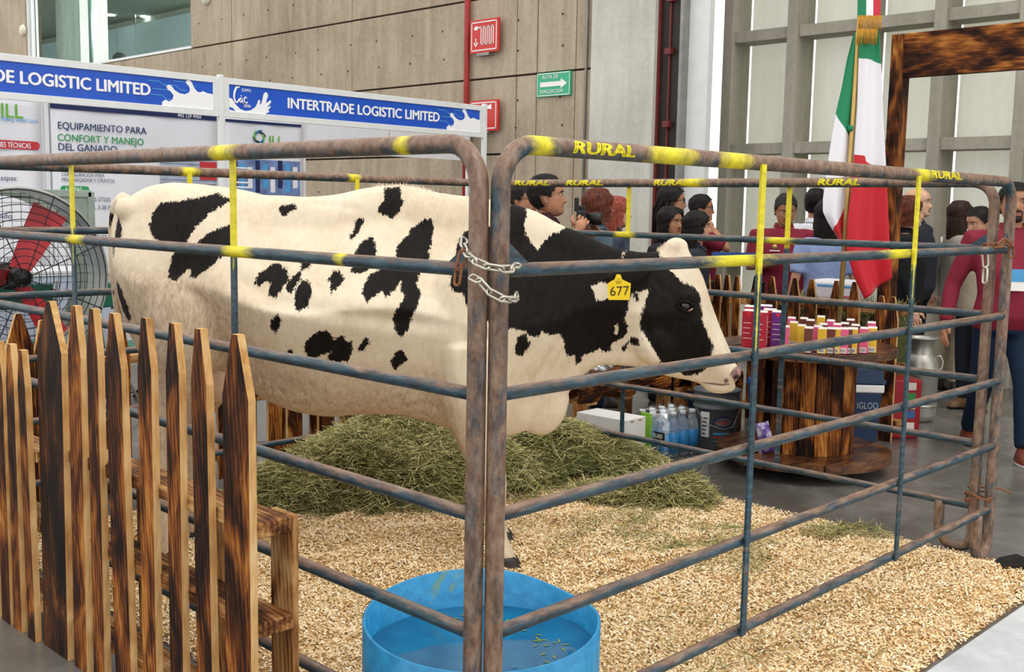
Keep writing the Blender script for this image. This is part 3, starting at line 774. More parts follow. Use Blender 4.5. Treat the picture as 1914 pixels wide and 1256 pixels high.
def crom(xs, ys, q):
    """monotone-ish cubic interpolation"""
    xs = np.asarray(xs, float); ys = np.asarray(ys, float); q = np.asarray(q, float)
    d = np.diff(ys)/np.diff(xs); m = np.zeros(len(xs)); m[0] = d[0]; m[-1] = d[-1]
    for i in range(1, len(xs)-1):
        m[i] = 0 if d[i-1]*d[i] <= 0 else 2*d[i-1]*d[i]/(d[i-1]+d[i])
    i = np.clip(np.searchsorted(xs, q)-1, 0, len(xs)-2); h = xs[i+1]-xs[i]; t = (q-xs[i])/h
    return (2*t**3-3*t**2+1)*ys[i]+(t**3-2*t**2+t)*h*m[i]+(-2*t**3+3*t**2)*ys[i+1]+(t**3-t**2)*h*m[i+1]

CY0 = 4.5; CX0 = -.5
def cl(x, y, dy=0.0, Y=None):          # photo point -> cow-local (x, y, z)
    a, z = cowxz(x, y, (CY0+dy) if Y is None else Y); return Vector((a-CX0, dy, z))
ST = [(216,405,440,.03,.04,.03),(222,393,520,.06,.085,.06),(234,379,585,.09,.14,.11),(255,364,640,.13,.20,.17),(290,347,690,.17,.26,.22),(330,341,705,.21,.285,.23),(370,343,700,.24,.29,.22),
 (410,348,700,.24,.295,.20),(450,354,715,.20,.31,.20),(500,364,748,.17,.335,.22),(560,366,768,.15,.36,.26),(620,363,775,.14,.37,.27),(690,351,771,.13,.36,.27),(750,347,773,.12,.33,.26),
 (805,357,785,.12,.30,.24),(850,364,800,.12,.285,.22),(890,369,812,.12,.275,.20),(930,376,818,.115,.255,.18),(960,383,815,.11,.225,.15),(1000,394,800,.10,.19,.11),(1050,420,757,.09,.155,.08),
 (1090,436,704,.085,.135,.07),(1130,457,682,.08,.12,.06),(1170,467,685,.085,.115,.06),(1200,471,687,.085,.115,.065),(1230,468,697,.085,.115,.07),(1250,455,704,.075,.12,.075),(1272,452,708,.085,.12,.075),
 (1292,475,711,.105,.115,.07),(1312,510,716,.10,.105,.065),(1332,570,726,.08,.095,.07),(1352,620,733,.07,.088,.078),(1368,653,728,.066,.084,.074),(1379,678,718,.055,.068,.06),(1385,690,706,.03,.035,.03)]
sx = np.array([cl(s[0], 500).x for s in ST]); stp = np.array([cl(s[0], s[1]).z for s in ST]); sbt = np.array([cl(s[0], s[2]).z for s in ST])
qx = np.concatenate([np.linspace(sx[0], sx[4], 14), np.linspace(sx[4], sx[-6], 60)[1:], np.linspace(sx[-6], sx[-1], 26)[1:]])
tp, bt = crom(sx, stp, qx), crom(sx, sbt, qx); hws = [crom(sx, [s[3+k] for s in ST], qx) for k in range(3)]
mb = MB(); n = 40; vv = []
for i, x in enumerate(qx):
    for j in range(n):
        a = 2*math.pi*j/n; s = (1-math.cos(a))/2
        hw = np.interp(s, [0, .15, .5, .85, 1], [hws[0][i], hws[0][i], hws[1][i], hws[2][i], hws[2][i]])
        w = hw*abs(math.sin(a))**.72*math.copysign(1, math.sin(a)) if abs(math.sin(a)) > 1e-6 else 0
        vv.append((x, w, tp[i]+(bt[i]-tp[i])*s))
ff_ = [(i*n+j, i*n+(j+1) % n, (i+1)*n+(j+1) % n, (i+1)*n+j) for i in range(len(qx)-1) for j in range(n)]
ff_ += [tuple(range(n-1, -1, -1)), tuple((len(qx)-1)*n+j for j in range(n))]
mb.add(vv, ff_, 0, True)
def limb(pts, n=16, flat=None):
    P = [p[0] for p in pts]; r = [p[1] for p in pts]; d = np.concatenate([[0], np.cumsum([(b_-a).length for a, b_ in zip(P[:-1], P[1:])])])
    q = np.linspace(0, d[-1], 26)
    co = np.stack([crom(d, [p[k] for p in P], q) for k in range(3)], 1); rr = crom(d, r, q)
    mb.tube([Vector(c) for c in co], list(rr), n, flat=flat)
NS, FS = -.17, .17
hoofs = []
for dy, ex in ((NS, -4), (FS, -14)):            # front legs
    limb([(cl(880+ex, 640, dy), .13), (cl(892+ex, 740, dy), .135), (cl(908+ex, 815, dy), .100), (cl(918+ex, 872, dy), .068), (cl(926+ex, 912, dy), .058), (cl(932+ex, 945, dy), .041), (cl(936+ex, 1000, dy), .037), (cl(940+ex, 1025, dy), .046), (Vector((cl(946+ex, 1045, dy).x, dy, .085)), .044), (Vector((cl(950+ex, 1045, dy).x, dy, .04)), .05)])
    hoofs.append((cl(950+ex, 1045, dy).x, dy))
for dy, ex in ((NS+.01, 0), (FS, 62)):       # hind legs
    limb([(cl(345+ex*.3, 470, dy*.6), .09), (cl(342+ex*.4, 560, dy*.95), .165), (cl(343+ex*.6, 640, dy), .155), (cl(335+ex, 700, dy), .115), (cl(312+ex, 755, dy), .072), (cl(292+ex, 805, dy), .062), (cl(290+ex, 850, dy), .047), (cl(297+ex, 920, dy), .041), (cl(302+ex, 965, dy), .049), (Vector((cl(309+ex, 990, dy).x, dy, .085)), .045), (Vector((cl(314+ex, 990, dy).x, dy, .04)), .05)])
    hoofs.append((cl(314+ex, 990, dy).x, dy))
for p, r, sc in ((cl(850, 590, -.19), .12, (1.0, .75, 1.9)), (cl(238, 392, -.08), .05, (1, 1, 1)),
               (cl(1283, 556, -.088), .047, (1.25, .7, .8)), (cl(1283, 556, .088), .047, (1.25, .7, .8)), (cl(1225, 640, -.06), .075, (1.2, .7, 1.3)), (cl(1225, 640, .06), .075, (1.2, .7, 1.3)),
               (cl(1264, 462, 0), .055, (1.0, .9, .8)), (cl(1370, 697, -.04), .036, (1, 1, 1.0)), (cl(1370, 697, .04), .036, (1, 1, 1.0)), (cl(1345, 722, 0), .05, (1.4, 1.3, .6)), (cl(1010, 745, 0), .10, (1.2, .6, 1.6))):
    mb.ball((p.x, p.y, p.z), r, 16, 0, sc)
# tail, on the far side of the rump
mb.tube([cl(236, 376, .02), cl(222, 386, .05), cl(214, 420, .09), cl(214, 500, .11), cl(222, 600, .12), cl(232, 690, .12)], [.045, .036, .028, .022, .018, .016], 10)
# ears
def ear(base, tip, up, w):
    b0, t0 = base, tip; n_ = 9
    pts = [b0.lerp(t0, k/(n_-1)) for k in range(n_)]
    rr = [w*v for v in (.42, .62, .85, 1.0, 1.02, .95, .78, .5, .12)]
    mb.tube([p+Vector((0, 0, -.010*math.sin(math.pi*k/(n_-1)))) for k, p in enumerate(pts)], rr, 12, flat=(1.0, .34))
ear(cl(1222, 500, -.10), cl(1128, 520, -.24), 0, .052)
ear(cl(1222, 500, .10), cl(1160, 505, .27), 0, .052)
cme = remesh(mb, .0095, 9, .5)
def grooves(me, paths):
    n_ = len(me.vertices); co = np.empty(n_*3, np.float32); me.vertices.foreach_get('co', co); co = co.reshape(-1, 3).astype(float); no = np.empty(n_*3, np.float32); me.vertices.foreach_get('normal', no); no = no.reshape(-1, 3)
    disp = .004*np.sin(co[:, 0]*9+co[:, 2]*5)*np.sin(co[:, 2]*8-co[:, 0]*3+1.0)
    for pts, w, dp in paths:
        L = [(cowxz(x, y, 4.3)[0]-CX0, cowxz(x, y, 4.3)[1]) for x, y in pts]; best = np.full(n_, 1e9); al = np.zeros(n_)
        for i, ((ax, az), (bx_, bz_)) in enumerate(zip(L[:-1], L[1:])):
            ex, ez = bx_-ax, bz_-az; t = np.clip(((co[:, 0]-ax)*ex+(co[:, 2]-az)*ez)/(ex*ex+ez*ez), 0, 1); d = (co[:, 0]-ax-t*ex)**2+(co[:, 2]-az-t*ez)**2
            m_ = d < best; best = np.where(m_, d, best); al = np.where(m_, (i+t)/(len(L)-1), al)
        fade = np.clip(np.minimum(al, 1-al)*5, .0, 1)
        disp += -dp*np.exp(-best/w**2)*fade + dp*.45*np.exp(-best/(2.2*w)**2)*fade
    co += no*disp[:, None]; me.vertices.foreach_set('co', co.astype(np.float32).ravel()); me.update()
grooves(cme, [([(420, 455), (455, 520), (520, 556), (620, 575), (720, 590), (800, 600), (890, 606)], .035, .016), ([(455, 360), (490, 400), (500, 450), (485, 520)], .05, .012), ([(560, 378), (620, 384), (680, 396)], .016, .005),
              ([(905, 440), (880, 520), (866, 620), (880, 720)], .045, .014), ([(960, 800), (1000, 720), (1040, 655), (1065, 600)], .02, .008), ([(985, 790), (1030, 700), (1070, 640)], .016, .006), ([(1203, 560), (1212, 620), (1236, 672), (1275, 696)], .018, .010),
              ([(1262, 600), (1290, 606), (1312, 590)], .014, .006), ([(1225, 520), (1245, 545), (1262, 552)], .014, .006), ([(270, 480), (330, 500), (420, 480)], .05, .010), ([(845, 770), (800, 760), (740, 768)], .02, .008), ([(1160, 660), (1190, 668), (1222, 664)], .012, .004),
              ([(640, 480), (650, 560), (660, 640)], .03, .004), ([(700, 480), (712, 560), (722, 640)], .03, .004), ([(580, 480), (590, 560), (598, 640)], .03, .004)])
nv = len(cme.vertices); cco = np.empty(nv*3, np.float32); cme.vertices.foreach_get('co', cco); cco = cco.reshape(-1, 3)

def zz_(lst, ox, oy, s): return [(ox+a/s, oy+b_/s) for a, b_ in lst]
Z6 = lambda l: zz_(l, 400, 330, 2.79)
Z7 = lambda l: zz_(l, 860, 330, 2.79)
BLK = [
 [(278,420),(279,400),(291,380),(321,375),(361,367),(385,360),(411,372),(405,380),(378,400),(361,424),(351,440),(344,456),(318,462),(296,450),(284,439)],
 [(421,417),(408,424),(385,434),(371,447),(366,456),(330,462),(321,484),(318,504),(321,520),(334,524),(348,506),(356,504),(358,517),(368,519),(385,507),(401,490),(415,478),(426,470),(424,440)],
 [(215,398),(224,412),(232,430),(231,446),(224,446),(219,480),(214,470)],
 [(230,520),(240,540),(252,570),(254,592),(248,600),(236,580),(226,545)],
 Z6([(275,160),(300,145),(365,145),(365,170),(310,210),(285,190)]),
 Z6([(850,52),(930,45),(945,80),(940,100),(960,125),(940,180),(900,225),(870,215),(815,185),(820,150),(855,115)]),
 Z6([(690,235),(730,210),(745,235),(725,280),(710,310),(680,345),(670,320),(690,285)]),
 Z6([(715,400),(730,360),(790,310),(815,350),(830,400),(820,440),(790,500),(740,515),(700,500),(705,440)]),
 Z6([(935,360),(990,310),(1000,280),(1080,225),(1120,230),(1130,270),(1110,400),(1110,470),(1060,520),(1055,570),(1075,610),(1060,680),(1030,740),(1010,800),(975,840),(950,800),(935,740),(960,680),(1000,630),(970,600),(970,550),(945,590),(900,625),(880,590),(800,655),(770,600),(790,530),(850,490),(930,430)]),
 Z6([(205,560),(220,510),(290,460),(320,455),(340,480),(355,475),(380,530),(350,590),(320,640),(285,620),(290,550),(250,560),(235,585)]),
 Z6([(365,590),(395,520),(430,500),(440,520),(430,560),(400,610)]),
 Z6([(425,650),(420,590),(450,545),(480,540),(500,580),(510,620),(490,680),(450,700),(430,690)]),
 Z6([(430,440),(485,400),(490,440),(470,485),(430,500)]),
 Z6([(580,540),(600,500),(630,490),(670,530),(660,560),(610,610),(600,570)]),
 Z6([(300,760),(340,710),(365,740),(350,780),(325,815),(305,790)]),
 Z6([(470,880),(500,840),(560,795),(600,800),(630,850),(660,830),(680,820),(690,855),(720,860),(715,920),(690,970),(650,980),(575,960),(610,910),(540,945),(480,950)]),
 Z6([(365,935),(395,895),(415,920),(410,940)]),
 Z6([(745,905),(795,825),(810,870),(780,910),(750,920)]),
 Z6([(915,965),(960,905),(990,915),(1010,965),(970,990),(940,1020),(920,1000)]),
 # neck and face
 [(848,480),(852,455),(866,434),(890,424),(930,420),(950,395),(958,360),(985,375),(984,405),(980,420),(985,441),(994,455),(1007,470),(1018,452),(1028,441),(1046,434),(1058,428),(1062,405),(1160,430),(1238,455),(1238,480),(1254,506),(1272,525),(1294,534),(1308,552),(1310,574),(1312,602),(1322,624),(1333,645),(1330,667),(1322,690),(1320,696),(1303,704),(1282,706),(1262,690),(1236,679),(1222,652),(1204,624),(1197,610),(1199,588),(1208,559),(1217,541),(1204,543),(1184,546),(1177,560),(1172,581),(1166,595),(1175,610),(1172,627),(1147,645),(1143,652),(1147,660),(1132,663),(1121,656),(1111,663),(1089,670),(1089,681),(1079,685),(1075,669),(1061,667),(1057,642),(1046,624),(1028,627),(1010,617),(1007,631),(989,627),(982,617),(958,613),(915,600),(880,590),(876,581),(868,560),(866,548),(848,546),(840,530)],
 Z7([(285,900),(300,840),(340,815),(365,870),(330,935),(300,930)]),
 Z7([(840,910),(880,870),(885,900),(865,930)]),
 Z7([(890,860),(910,840),(940,855),(935,890),(900,885)]),
 Z7([(908,622),(930,612),(928,650),(915,655)]),
]
WHT = [Z7([(685,575),(740,550),(790,580),(790,640),(710,650),(700,600)]), Z7([(852,432),(858,405),(882,390),(866,415)]), Z7([(815,770),(825,768),(822,825),(814,820)])]
MUZ = [[(1363,700),(1372,688),(1390,678),(1392,722),(1378,722),(1372,712)], [(1352,711),(1360,706),(1364,714),(1357,720)]]
def sdf(px_, pz_, poly):
    """signed distance, positive inside"""
    P = np.array(poly, float); Q = np.roll(P, -1, 0); best = np.full(len(px_), 1e9); ins = np.zeros(len(px_), bool)
    for (ax, ay), (bx_, by_) in zip(P, Q):
        ex, ey = bx_-ax, by_-ay; t = np.clip(((px_-ax)*ex+(pz_-ay)*ey)/(ex*ex+ey*ey+1e-12), 0, 1)
        best = np.minimum(best, (px_-ax-t*ex)**2+(pz_-ay-t*ey)**2)
        c = ((ay > pz_) != (by_ > pz_)) & (px_ < (bx_-ax)*(pz_-ay)/(by_-ay+1e-12)+ax); ins ^= c
    d = np.sqrt(best); return np.where(ins, d, -d)
def loc(poly):
    mx = np.mean([p[0] for p in poly]); out = []
    for x, y in poly:
        Y = np.interp(x, [230, 330, 620, 850, 1000, 1100, 1200, 1400], [4.4, 4.24, 4.17, 4.24, 4.33, 4.38, 4.39, 4.42]); a, z = cowxz(x, y, Y); out.append((a-CX0, z))
    return out
X, Yl, Z = cco[:, 0].astype(float), cco[:, 1].astype(float), cco[:, 2].astype(float)
far = np.clip(Yl*6, 0, 1); wfar = np.clip((.55-X)*4, 0, 1)
Xp = X+.30*far*wfar; Zp = Z-.06*far*wfar
b = np.full(nv, -1.0)
for p in BLK: b = np.maximum(b, sdf(Xp, Zp, loc(p)))
for p in WHT: b = np.minimum(b, -sdf(Xp, Zp, loc(p)))
earx = cl(1208, 500).x
isear = (X < earx+.01) & (X > cl(1110, 500).x) & (np.abs(Yl) > .14) & (Z > 1.1)
b = np.where(isear, .05, b)
tailm = (X < cl(226, 500).x) & (Z < 1.30) & (Yl > .07); b = np.where(tailm & (Z < .9), .03, b)
muz = np.full(nv, -1.0)
for p in MUZ: muz = np.maximum(muz, sdf(X, Z, loc(p)))
Xa = X+CX0
dirt = 1.25*np.clip((-.80-Xa)*2.2, 0, 1)*np.clip((1.32-Z)*4, 0, 1) + np.clip((.98-Z)*3.2, 0, 1)*np.clip((-.05-Xa)*4, 0, 1) + np.clip((.55-Z)*3, 0, 1)*.5
for nm, d in (('blk', np.clip(b, -.2, .2)), ('muz', np.clip(muz, -.2, .2)), ('dirt', np.clip(dirt, 0, 1))):
    a = cme.attributes.new(nm, 'FLOAT', 'POINT'); a.data.foreach_set('value', d.astype(np.float32))
q = N('holstein_hide')
hair = q.noise(q.coord((1, 1, .22)), 150, 3, .6, .4); hair2 = q.noise(q.coord((1, 1, .3)), 45, 4, .7, .6); big = q.noise(q.coord(), 5, 4)
t = q.math('ADD', q.attr('blk').outputs['Fac'], q.math('ADD', q.math('MULTIPLY', q.math('SUBTRACT', hair, .5), .030), q.math('MULTIPLY', q.math('SUBTRACT', hair2, .5), .030)))
fac = q.ramp(q.math('ADD', q.math('MULTIPLY', t, 60), .5), [(.35, 0.0), (.65, 1.0)])
wh = q.ramp(q.math('ADD', q.math('MULTIPLY', big, .6), q.math('MULTIPLY', hair2, .4)), [(.3, 'c8b598'), (.5, 'dacbb2'), (.7, 'e6d9c4')])
tan = q.ramp(q.math('ADD', q.math('MULTIPLY', hair, .4), q.math('MULTIPLY', hair2, .6)), [(.33, '8d7760'), (.5, 'b7a188'), (.68, 'd6c6b0')])
dfac = q.ramp(q.math('ADD', q.attr('dirt').outputs['Fac'], q.math('MULTIPLY', q.math('SUBTRACT', big, .5), .9)), [(.25, 0.0), (.8, .85)])
c = q.mix(dfac, wh, tan)
c = q.mix(fac, c, q.ramp(hair2, [(.3, '080605'), (.7, '1b1512')]))
mt = q.math('ADD', q.attr('muz').outputs['Fac'], q.math('MULTIPLY', q.math('SUBTRACT', big, .5), .03))
c = q.mix(q.ramp(q.math('ADD', q.math('MULTIPLY', mt, 60), .5), [(.3, 0.0), (.7, 1.0)]), c, q.ramp(hair2, [(.35, '3a2f2b'), (.6, 'a5807a')]))
q.bump(q.math('ADD', hair, hair2), .35, .006)
M_cow = q.set(c, .62, 0, .14)
cow = empty('cow', K(CX0, CY0), KROT, 'black and white dairy cow standing in the pen facing right', 'cow')
link('body', cme, M_cow, cow)
M_hoof = mat('dark_hoof', '2e2823', .5, var=.3, scale=20); M_eye = N('cow_eye').set('0a0606', .05, 0, .8)
for x, dy in hoofs:
    mb = MB()
    for s_ in (-1, 1):
        prof = [(0, .072), (.3, .058), (.6, .034), (1.0, .0)]
        vs_ = []
        for (z, ext) in ((.0, 1.0), (.03, .92), (.065, .74), (.08, .62)):
            for k in range(10):
                a = 2*math.pi*k/10; vs_.append((.012*z/.08*-1+.07*ext*math.cos(a)*(1.0 if math.cos(a) > 0 else .72), s_*.027+.030*ext*math.sin(a), z))
        f_ = [(i*10+j, i*10+(j+1) % 10, (i+1)*10+(j+1) % 10, (i+1)*10+j) for i in range(3) for j in range(10)]+[tuple(range(9, -1, -1)), tuple(30+j for j in range(10))]
        mb.add(vs_, f_, 0, True)
    mb.obj('hoof', M_hoof, cow, (x+.005, dy, 0))
mb = MB(); p = cl(432, 712, 0); mb.ball((p.x-.03, 0, p.z+.02), .12, 18, 0, (1.1, 1.0, .95))
for ax, ay in ((.05, -.06), (-.06, -.06), (.05, .06), (-.06, .06)): mb.tube([(p.x-.03+ax, ay, p.z-.05), (p.x-.03+ax, ay, p.z-.14)], [.028, .014], 10)
link('udder', remesh(mb, .009, 3), mat('pink_udder', 'cfae94', .6, var=.15), cow)
for s_ in (-1, 1):
    e = cl(1281, 572, s_*.113); mb = MB().ball((e.x, s_*.113, e.z), .0215, 16, 0, (1.1, .8, .95)); eo = mb.obj('eye', M_eye, cow)
    ring = [(e.x+.029*math.cos(a)*1.1, s_*.125-.002*math.cos(2*a)*s_, e.z+.020*math.sin(a)-.006*math.cos(a)) for a in np.linspace(0, 2*math.pi, 25)[:-1]]
    MB().tube(ring, .0055, 8, closed=True).obj('eyelid', mat('cow_eyelid', '0c0807', .5, spec=.15), cow)
    lo = [(e.x+.018+.012*math.cos(a), s_*.128, e.z-.013+.006*math.sin(a)) for a in np.linspace(.3, 2.8, 8)]
    MB().tube([(e.x+.010, s_*.129, e.z-.018), (e.x+.019, s_*.130, e.z-.015), (e.x+.027, s_*.128, e.z-.008)], .0035, 6).obj('eye_corner', mat('pink_eye_corner', 'a5786c', .4), cow)
    nn_ = cl(1371, 703, s_*.066); MB().ball((nn_.x+.004, s_*.066, nn_.z), .016, 12, 0, (1.2, .7, .75)).obj('nostril', mat('dark_nostril', '1b1010', .4), cow)
# mouth line
mb = MB(); mb.tube([cl(1312, 715, -.083), cl(1330, 717, -.09), cl(1350, 719, -.088), cl(1364, 718, -.075)], [.001, .004, .004, .002], 6); mb.obj('mouth_line', mat('dark_lip', '6b5348', .6), cow)
# ear tag
tg = cl(1157, 538, -.235); mb = MB()
o_ = [(-.043, -.045), (.040, -.050), (.047, .015), (.030, .024), (.014, .032), (.008, .052), (-.008, .054), (-.016, .034), (-.034, .026), (-.045, .018)]
mb.prism(o_, -.0015, .0015, 'y'); et = mb.obj('ear_tag', mat('yellow_tag_plastic', 'eac91c', .4, var=.05), cow, (tg.x, tg.y, tg.z), (0, math.radians(-4), 0)); et['label'] = 'yellow ear tag reading 677'
M_ink = mat('tag_ink', '3a2f12', .6)
text('677', .052, M_ink, et, plane_mat((.001, -.003, -.014), (1, 0, 0), (0, 0, 1)), 0, 'CENTER')
text('OC', .016, M_ink, et, plane_mat((0, -.003, .022), (1, 0, 0), (0, 0, 1)), 0, 'CENTER')
MB().ball((0, 0, .04), .008, 10, 0, (1, .6, 1)).obj('tag_button', mat('yellow_tag_plastic', 'eac91c'), et)
# hair tufts on poll and withers
mb = MB()
for k in range(420):
    if k < 220: x0 = random.uniform(1243, 1290); p = cl(x0, 0, random.gauss(0, .03)); p.z = float(np.interp(p.x, qx, tp))-.008; d = Vector((random.uniform(-.2, .5), random.gauss(0, .3), 1))
    else: x0 = random.uniform(700, 815); p = cl(x0, 0, random.gauss(0, .025)); p.z = float(np.interp(p.x, qx, tp))-.006; d = Vector((random.uniform(-.9, .3), random.gauss(0, .3), .6))
    d.normalize(); L = random.uniform(.012, .03); s_ = Vector((.0012, .0006, 0))
    mb.add([p-s_, p+s_, p+d*L], [(0, 1, 2)])
o = mb.obj('hair_tuft', mat('cream_hair', 'eadcc6', .7), cow); o['kind'] = 'stuff'
# ================================================================== exhibition booth
BY = 6.35; BB = 7.6
M_blue = mat('header_blue', '1f55c4', .35, var=.08, scale=3); M_vin = mat('banner_vinyl', 'e4e5ea', .4, var=.05, scale=2); M_navy = mat('print_navy', '1f2a55', .4); M_pgreen = mat('print_green', '2f9a57', .4)
M_lgreen = mat('print_lime', '6fb53f', .4); M_lblue = mat('print_light_blue', '4f9fd6', .4); M_pred = mat('print_red', 'c2353b', .4); M_pdark = mat('print_dark', '33406a', .4); M_hwhite = mat('print_white', 'f4f5f8', .4, var=.02); M_teal = mat('print_teal', '1c7f9a', .4)
def bQ(ox, oz, oy):
    return lambda a, b_, z=.003: Vector((ox+a, oy-z, oz+b_))
booth = empty('exhibition_stand', (3.135, BY, 0), 0, 'white aluminium exhibition booth frame with banner walls', 'booth')
def off(o): o.location = (-3.135, -BY, 0); return o
for x in (.12, 3.135, 6.16):
    off(bbox('post', (x-.022, BY-.022, 0), (x+.022, BY+.022, 2.53), M_white, booth, .006))
for x in (2.22, 3.87, 4.82, 7.12):
    off(bbox('back_post', (x-.02, BB-.02, 0), (x+.02, BB+.02, 2.5 if x < 5 else 2.5), M_white if x < 5 else M_white, booth, .005))
off(bbox('side_rail', (6.14, BY, 2.47), (6.18, BB, 2.51), M_white, booth, .004))
off(bbox('white_infill_panel', (4.85, BB-.008, 2.02), (5.93, BB+.008, 2.5), M_vin, booth)); off(bbox('white_infill_panel', (5.96, BB-.008, 2.02), (7.1, BB+.008, 2.5), M_vin, booth))
off(bbox('wall_panel', (.5, BB-.006, .1), (2.2, BB+.02, 2.48), M_vin, booth)); off(bbox('wall_panel', (2.24, BB+.0, .1), (3.85, BB+.02, 2.48), M_vin, booth)); off(bbox('wall_panel', (3.89, BB+.0, .1), (4.80, BB+.02, 2.48), M_vin, booth))
splash1 = [(0, .0), (.0, .03), (.03, .055), (.06, .04), (.09, .06), (.10, .10), (.075, .135), (.05, .15), (.04, .175), (.06, .195), (.085, .185), (.11, .15), (.15, .125), (.20, .12), (.235, .14), (.245, .17), (.235, .20), (.21, .225), (.215, .25), (.245, .255), (.265, .23), (.28, .19), (.31, .155), (.335, .15), (.36, .165), (.40, .15), (.45, .145), (.45, 0)]
splash2 = [(0, 0), (0, .11), (.03, .10), (.06, .06), (.10, .025), (.15, .012), (.20, .02), (.245, .05), (.265, .085), (.275, .11), (.29, .115), (.293, .095), (.285, .075), (.30, .08), (.315, .12), (.325, .165), (.345, .185), (.365, .175), (.37, .15), (.355, .12), (.35, .09), (.37, .105), (.39, .12), (.4, .11), (.39, .09), (.36, .06), (.38, .065), (.395, .075), (.39, .055), (.36, .03), (.375, .035), (.38, .02), (.34, 0)]
def header(x0, x1, label, logo):
    r = empty('booth_header', (x0, BY, 2.19), 0, label, 'sign', 'blue booth headers')
    L = x1-x0; w = .052
    for a, b_ in (((0, -.015, 0), (L, .015, w)), ((0, -.015, .32-w), (L, .015, .32)), ((0, -.0149, w), (w, .015, .32-w)), ((L-w, -.0149, w), (L, .015, .32-w))): bbox('frame_bar', a, b_, M_white, r, .003)
    bbox('blue_panel', (w, -.006, w), (L-w, .006, .32-w), M_blue, r)
    Q = lambda a, b_, z=.009: Vector((a, -z, b_))
    MB().add([Q(L-w-.45+a, w+b_*.85) for a, b_ in splash1], [tuple(range(len(splash1)))]).obj('milk_splash', M_hwhite, r)
    for k, (a, z, l) in enumerate(((-.62, .235, .10), (-.58, .175, .14), (-.60, .13, .10), (-.5, .215, .12), (-.40, .25, .10))):
        mb = MB()
        for (p0, p1) in (((a, z), (a+l, z)), ((a+l, z), (a+l+.04, z-.03)), ((a+l+.04, z-.03), (a+l+.10, z-.03))):
            dx_, dz_ = p1[0]-p0[0], p1[1]-p0[1]; ll = math.hypot(dx_, dz_); nx_, nz_ = -dz_/ll*.003, dx_/ll*.003
            mb.add([Q(L+p0[0]+nx_, p0[1]+nz_, .0082), Q(L+p0[0]-nx_, p0[1]-nz_, .0082), Q(L+p1[0]-nx_, p1[1]-nz_, .0082), Q(L+p1[0]+nx_, p1[1]+nz_, .0082)], [(0, 1, 2, 3)])
        mb.obj('circuit_line', M_lblue, r)
    tx0, tx1 = .62, L-.60
    text('INTERTRADE LOGISTIC LIMITED', .125, M_hwhite, r, plane_mat(Q(tx0, .158), (1, 0, 0), (0, 0, 1)), .036, width=tx1-tx0)
    MB().add([Q(w+a*1.02, w+b_*1.0) for a, b_ in splash2], [tuple(range(len(splash2)))]).obj('milk_splash', M_hwhite, r)
    MB().add([Q(w+a, w+b_, .0095) for a, b_ in ((0, .012), (.05, .004), (.06, .0), (.04, .025), (.0, .035))], [(0, 1, 2, 3, 4)]).obj('blue_wave', M_blue, r)
    text('EXPO', .034, M_hwhite, r, plane_mat(Q(.175, .232), (1, 0, 0), (0, 0, 1)), .01, width=.085); text('2026', .034, M_hwhite, r, plane_mat(Q(.19, .105), (1, 0, 0), (0, 0, 1)), .025)
    mb = MB(); mb.tube([Q(.155, .255), Q(.125, .25), Q(.105, .21), Q(.10, .165), (.112, -.009, .13), (.13, -.009, .125), (.145, -.009, .15), (.16, -.009, .165)], [.006, .010, .011, .010, .009, .008, .006, .004], 6, flat=(1, .2))
    mb.tube([Q(.172, .165), Q(.158, .16), Q(.152, .14), Q(.16, .126), Q(.172, .14), Q(.176, .17), Q(.178, .135), Q(.19, .125)], .0055, 6); mb.tube([Q(.222, .165), Q(.21, .178), Q(.196, .165), Q(.196, .138), Q(.212, .126), Q(.228, .136)], .0065, 6)
    mb.ball(Q(.165, .182), .006, 8); mb.obj('logo_script', M_hwhite, r)
    return r
header(.142, 3.113, 'left blue booth header cut by the frame edge', True); header(3.157, 6.138, 'right blue booth header with the full company name', True)
# banners on the back wall
def banner(label, x0, x1, z0, z1, y=BB-.03):
    r = empty('banner', (x0, y, z0), 0, label, 'banner', 'vinyl banners in the booth')
    n = 12; mb = MB(); vs_ = []
    for i in range(n+1):
        for j in range(n+1):
            vs_.append((i/n*(x1-x0), .006*math.sin(i*1.3)*math.sin(j*.5), j/n*(z1-z0)))
    mb.add(vs_, [(i*(n+1)+j, (i+1)*(n+1)+j, (i+1)*(n+1)+j+1, i*(n+1)+j+1) for i in range(n) for j in range(n)], 0, True)
    o = mb.obj('sheet', M_vin, r); o.modifiers.new('s', 'SOLIDIFY').thickness = .003
    def T(body, xa, ya, xb, yb, m, cap, bold=.01):
        a, b_ = pV(xa, ya, y-.012), pV(xb, yb, y-.012)
        text(body, cap, m, r, Matrix.Translation((-x0, -y, -z0)) @ plane_mat((a.x, y-.012, (a.z+b_.z)/2), (1, 0, 0), (0, 0, 1)), bold, width=b_.x-a.x)
    def B(xa, ya, xb, yb, m, name='printed_block', d=.010, rnd=0):
        a, b_ = pV(xa, ya, y), pV(xb, yb, y); A = (a.x-x0, b_.z-z0); B_ = (b_.x-x0, a.z-z0)
        pts = [A, (B_[0], A[1]), B_, (A[0], B_[1])]
        if rnd:
            h = (B_[1]-A[1])/2; cz = (A[1]+B_[1])/2; pts = [(B_[0]-h+h*math.sin(t), cz-h*math.cos(t)) for t in np.linspace(0, math.pi, 9)]+[(A[0]+h-h*math.sin(t), cz+h*math.cos(t)) for t in np.linspace(0, math.pi, 9)]
        MB().prism(pts, -d-.001, -d, 'y').obj(name, m, r)
    return r, T, B
r, T, B = banner('white banner with large equipment heading in navy and green', 2.25, 3.84, .35, 2.42)
B(92, 192, 404, 226, M_navy, 'navy_band')
T('EQUIPAMIENTO PARA', 107, 234, 273, 246, M_pdark, .085); T('CONFORT Y MANEJO', 107, 257, 268, 266, M_pgreen, .085); T('DEL GANADO', 108, 276, 218, 279, M_pdark, .085)
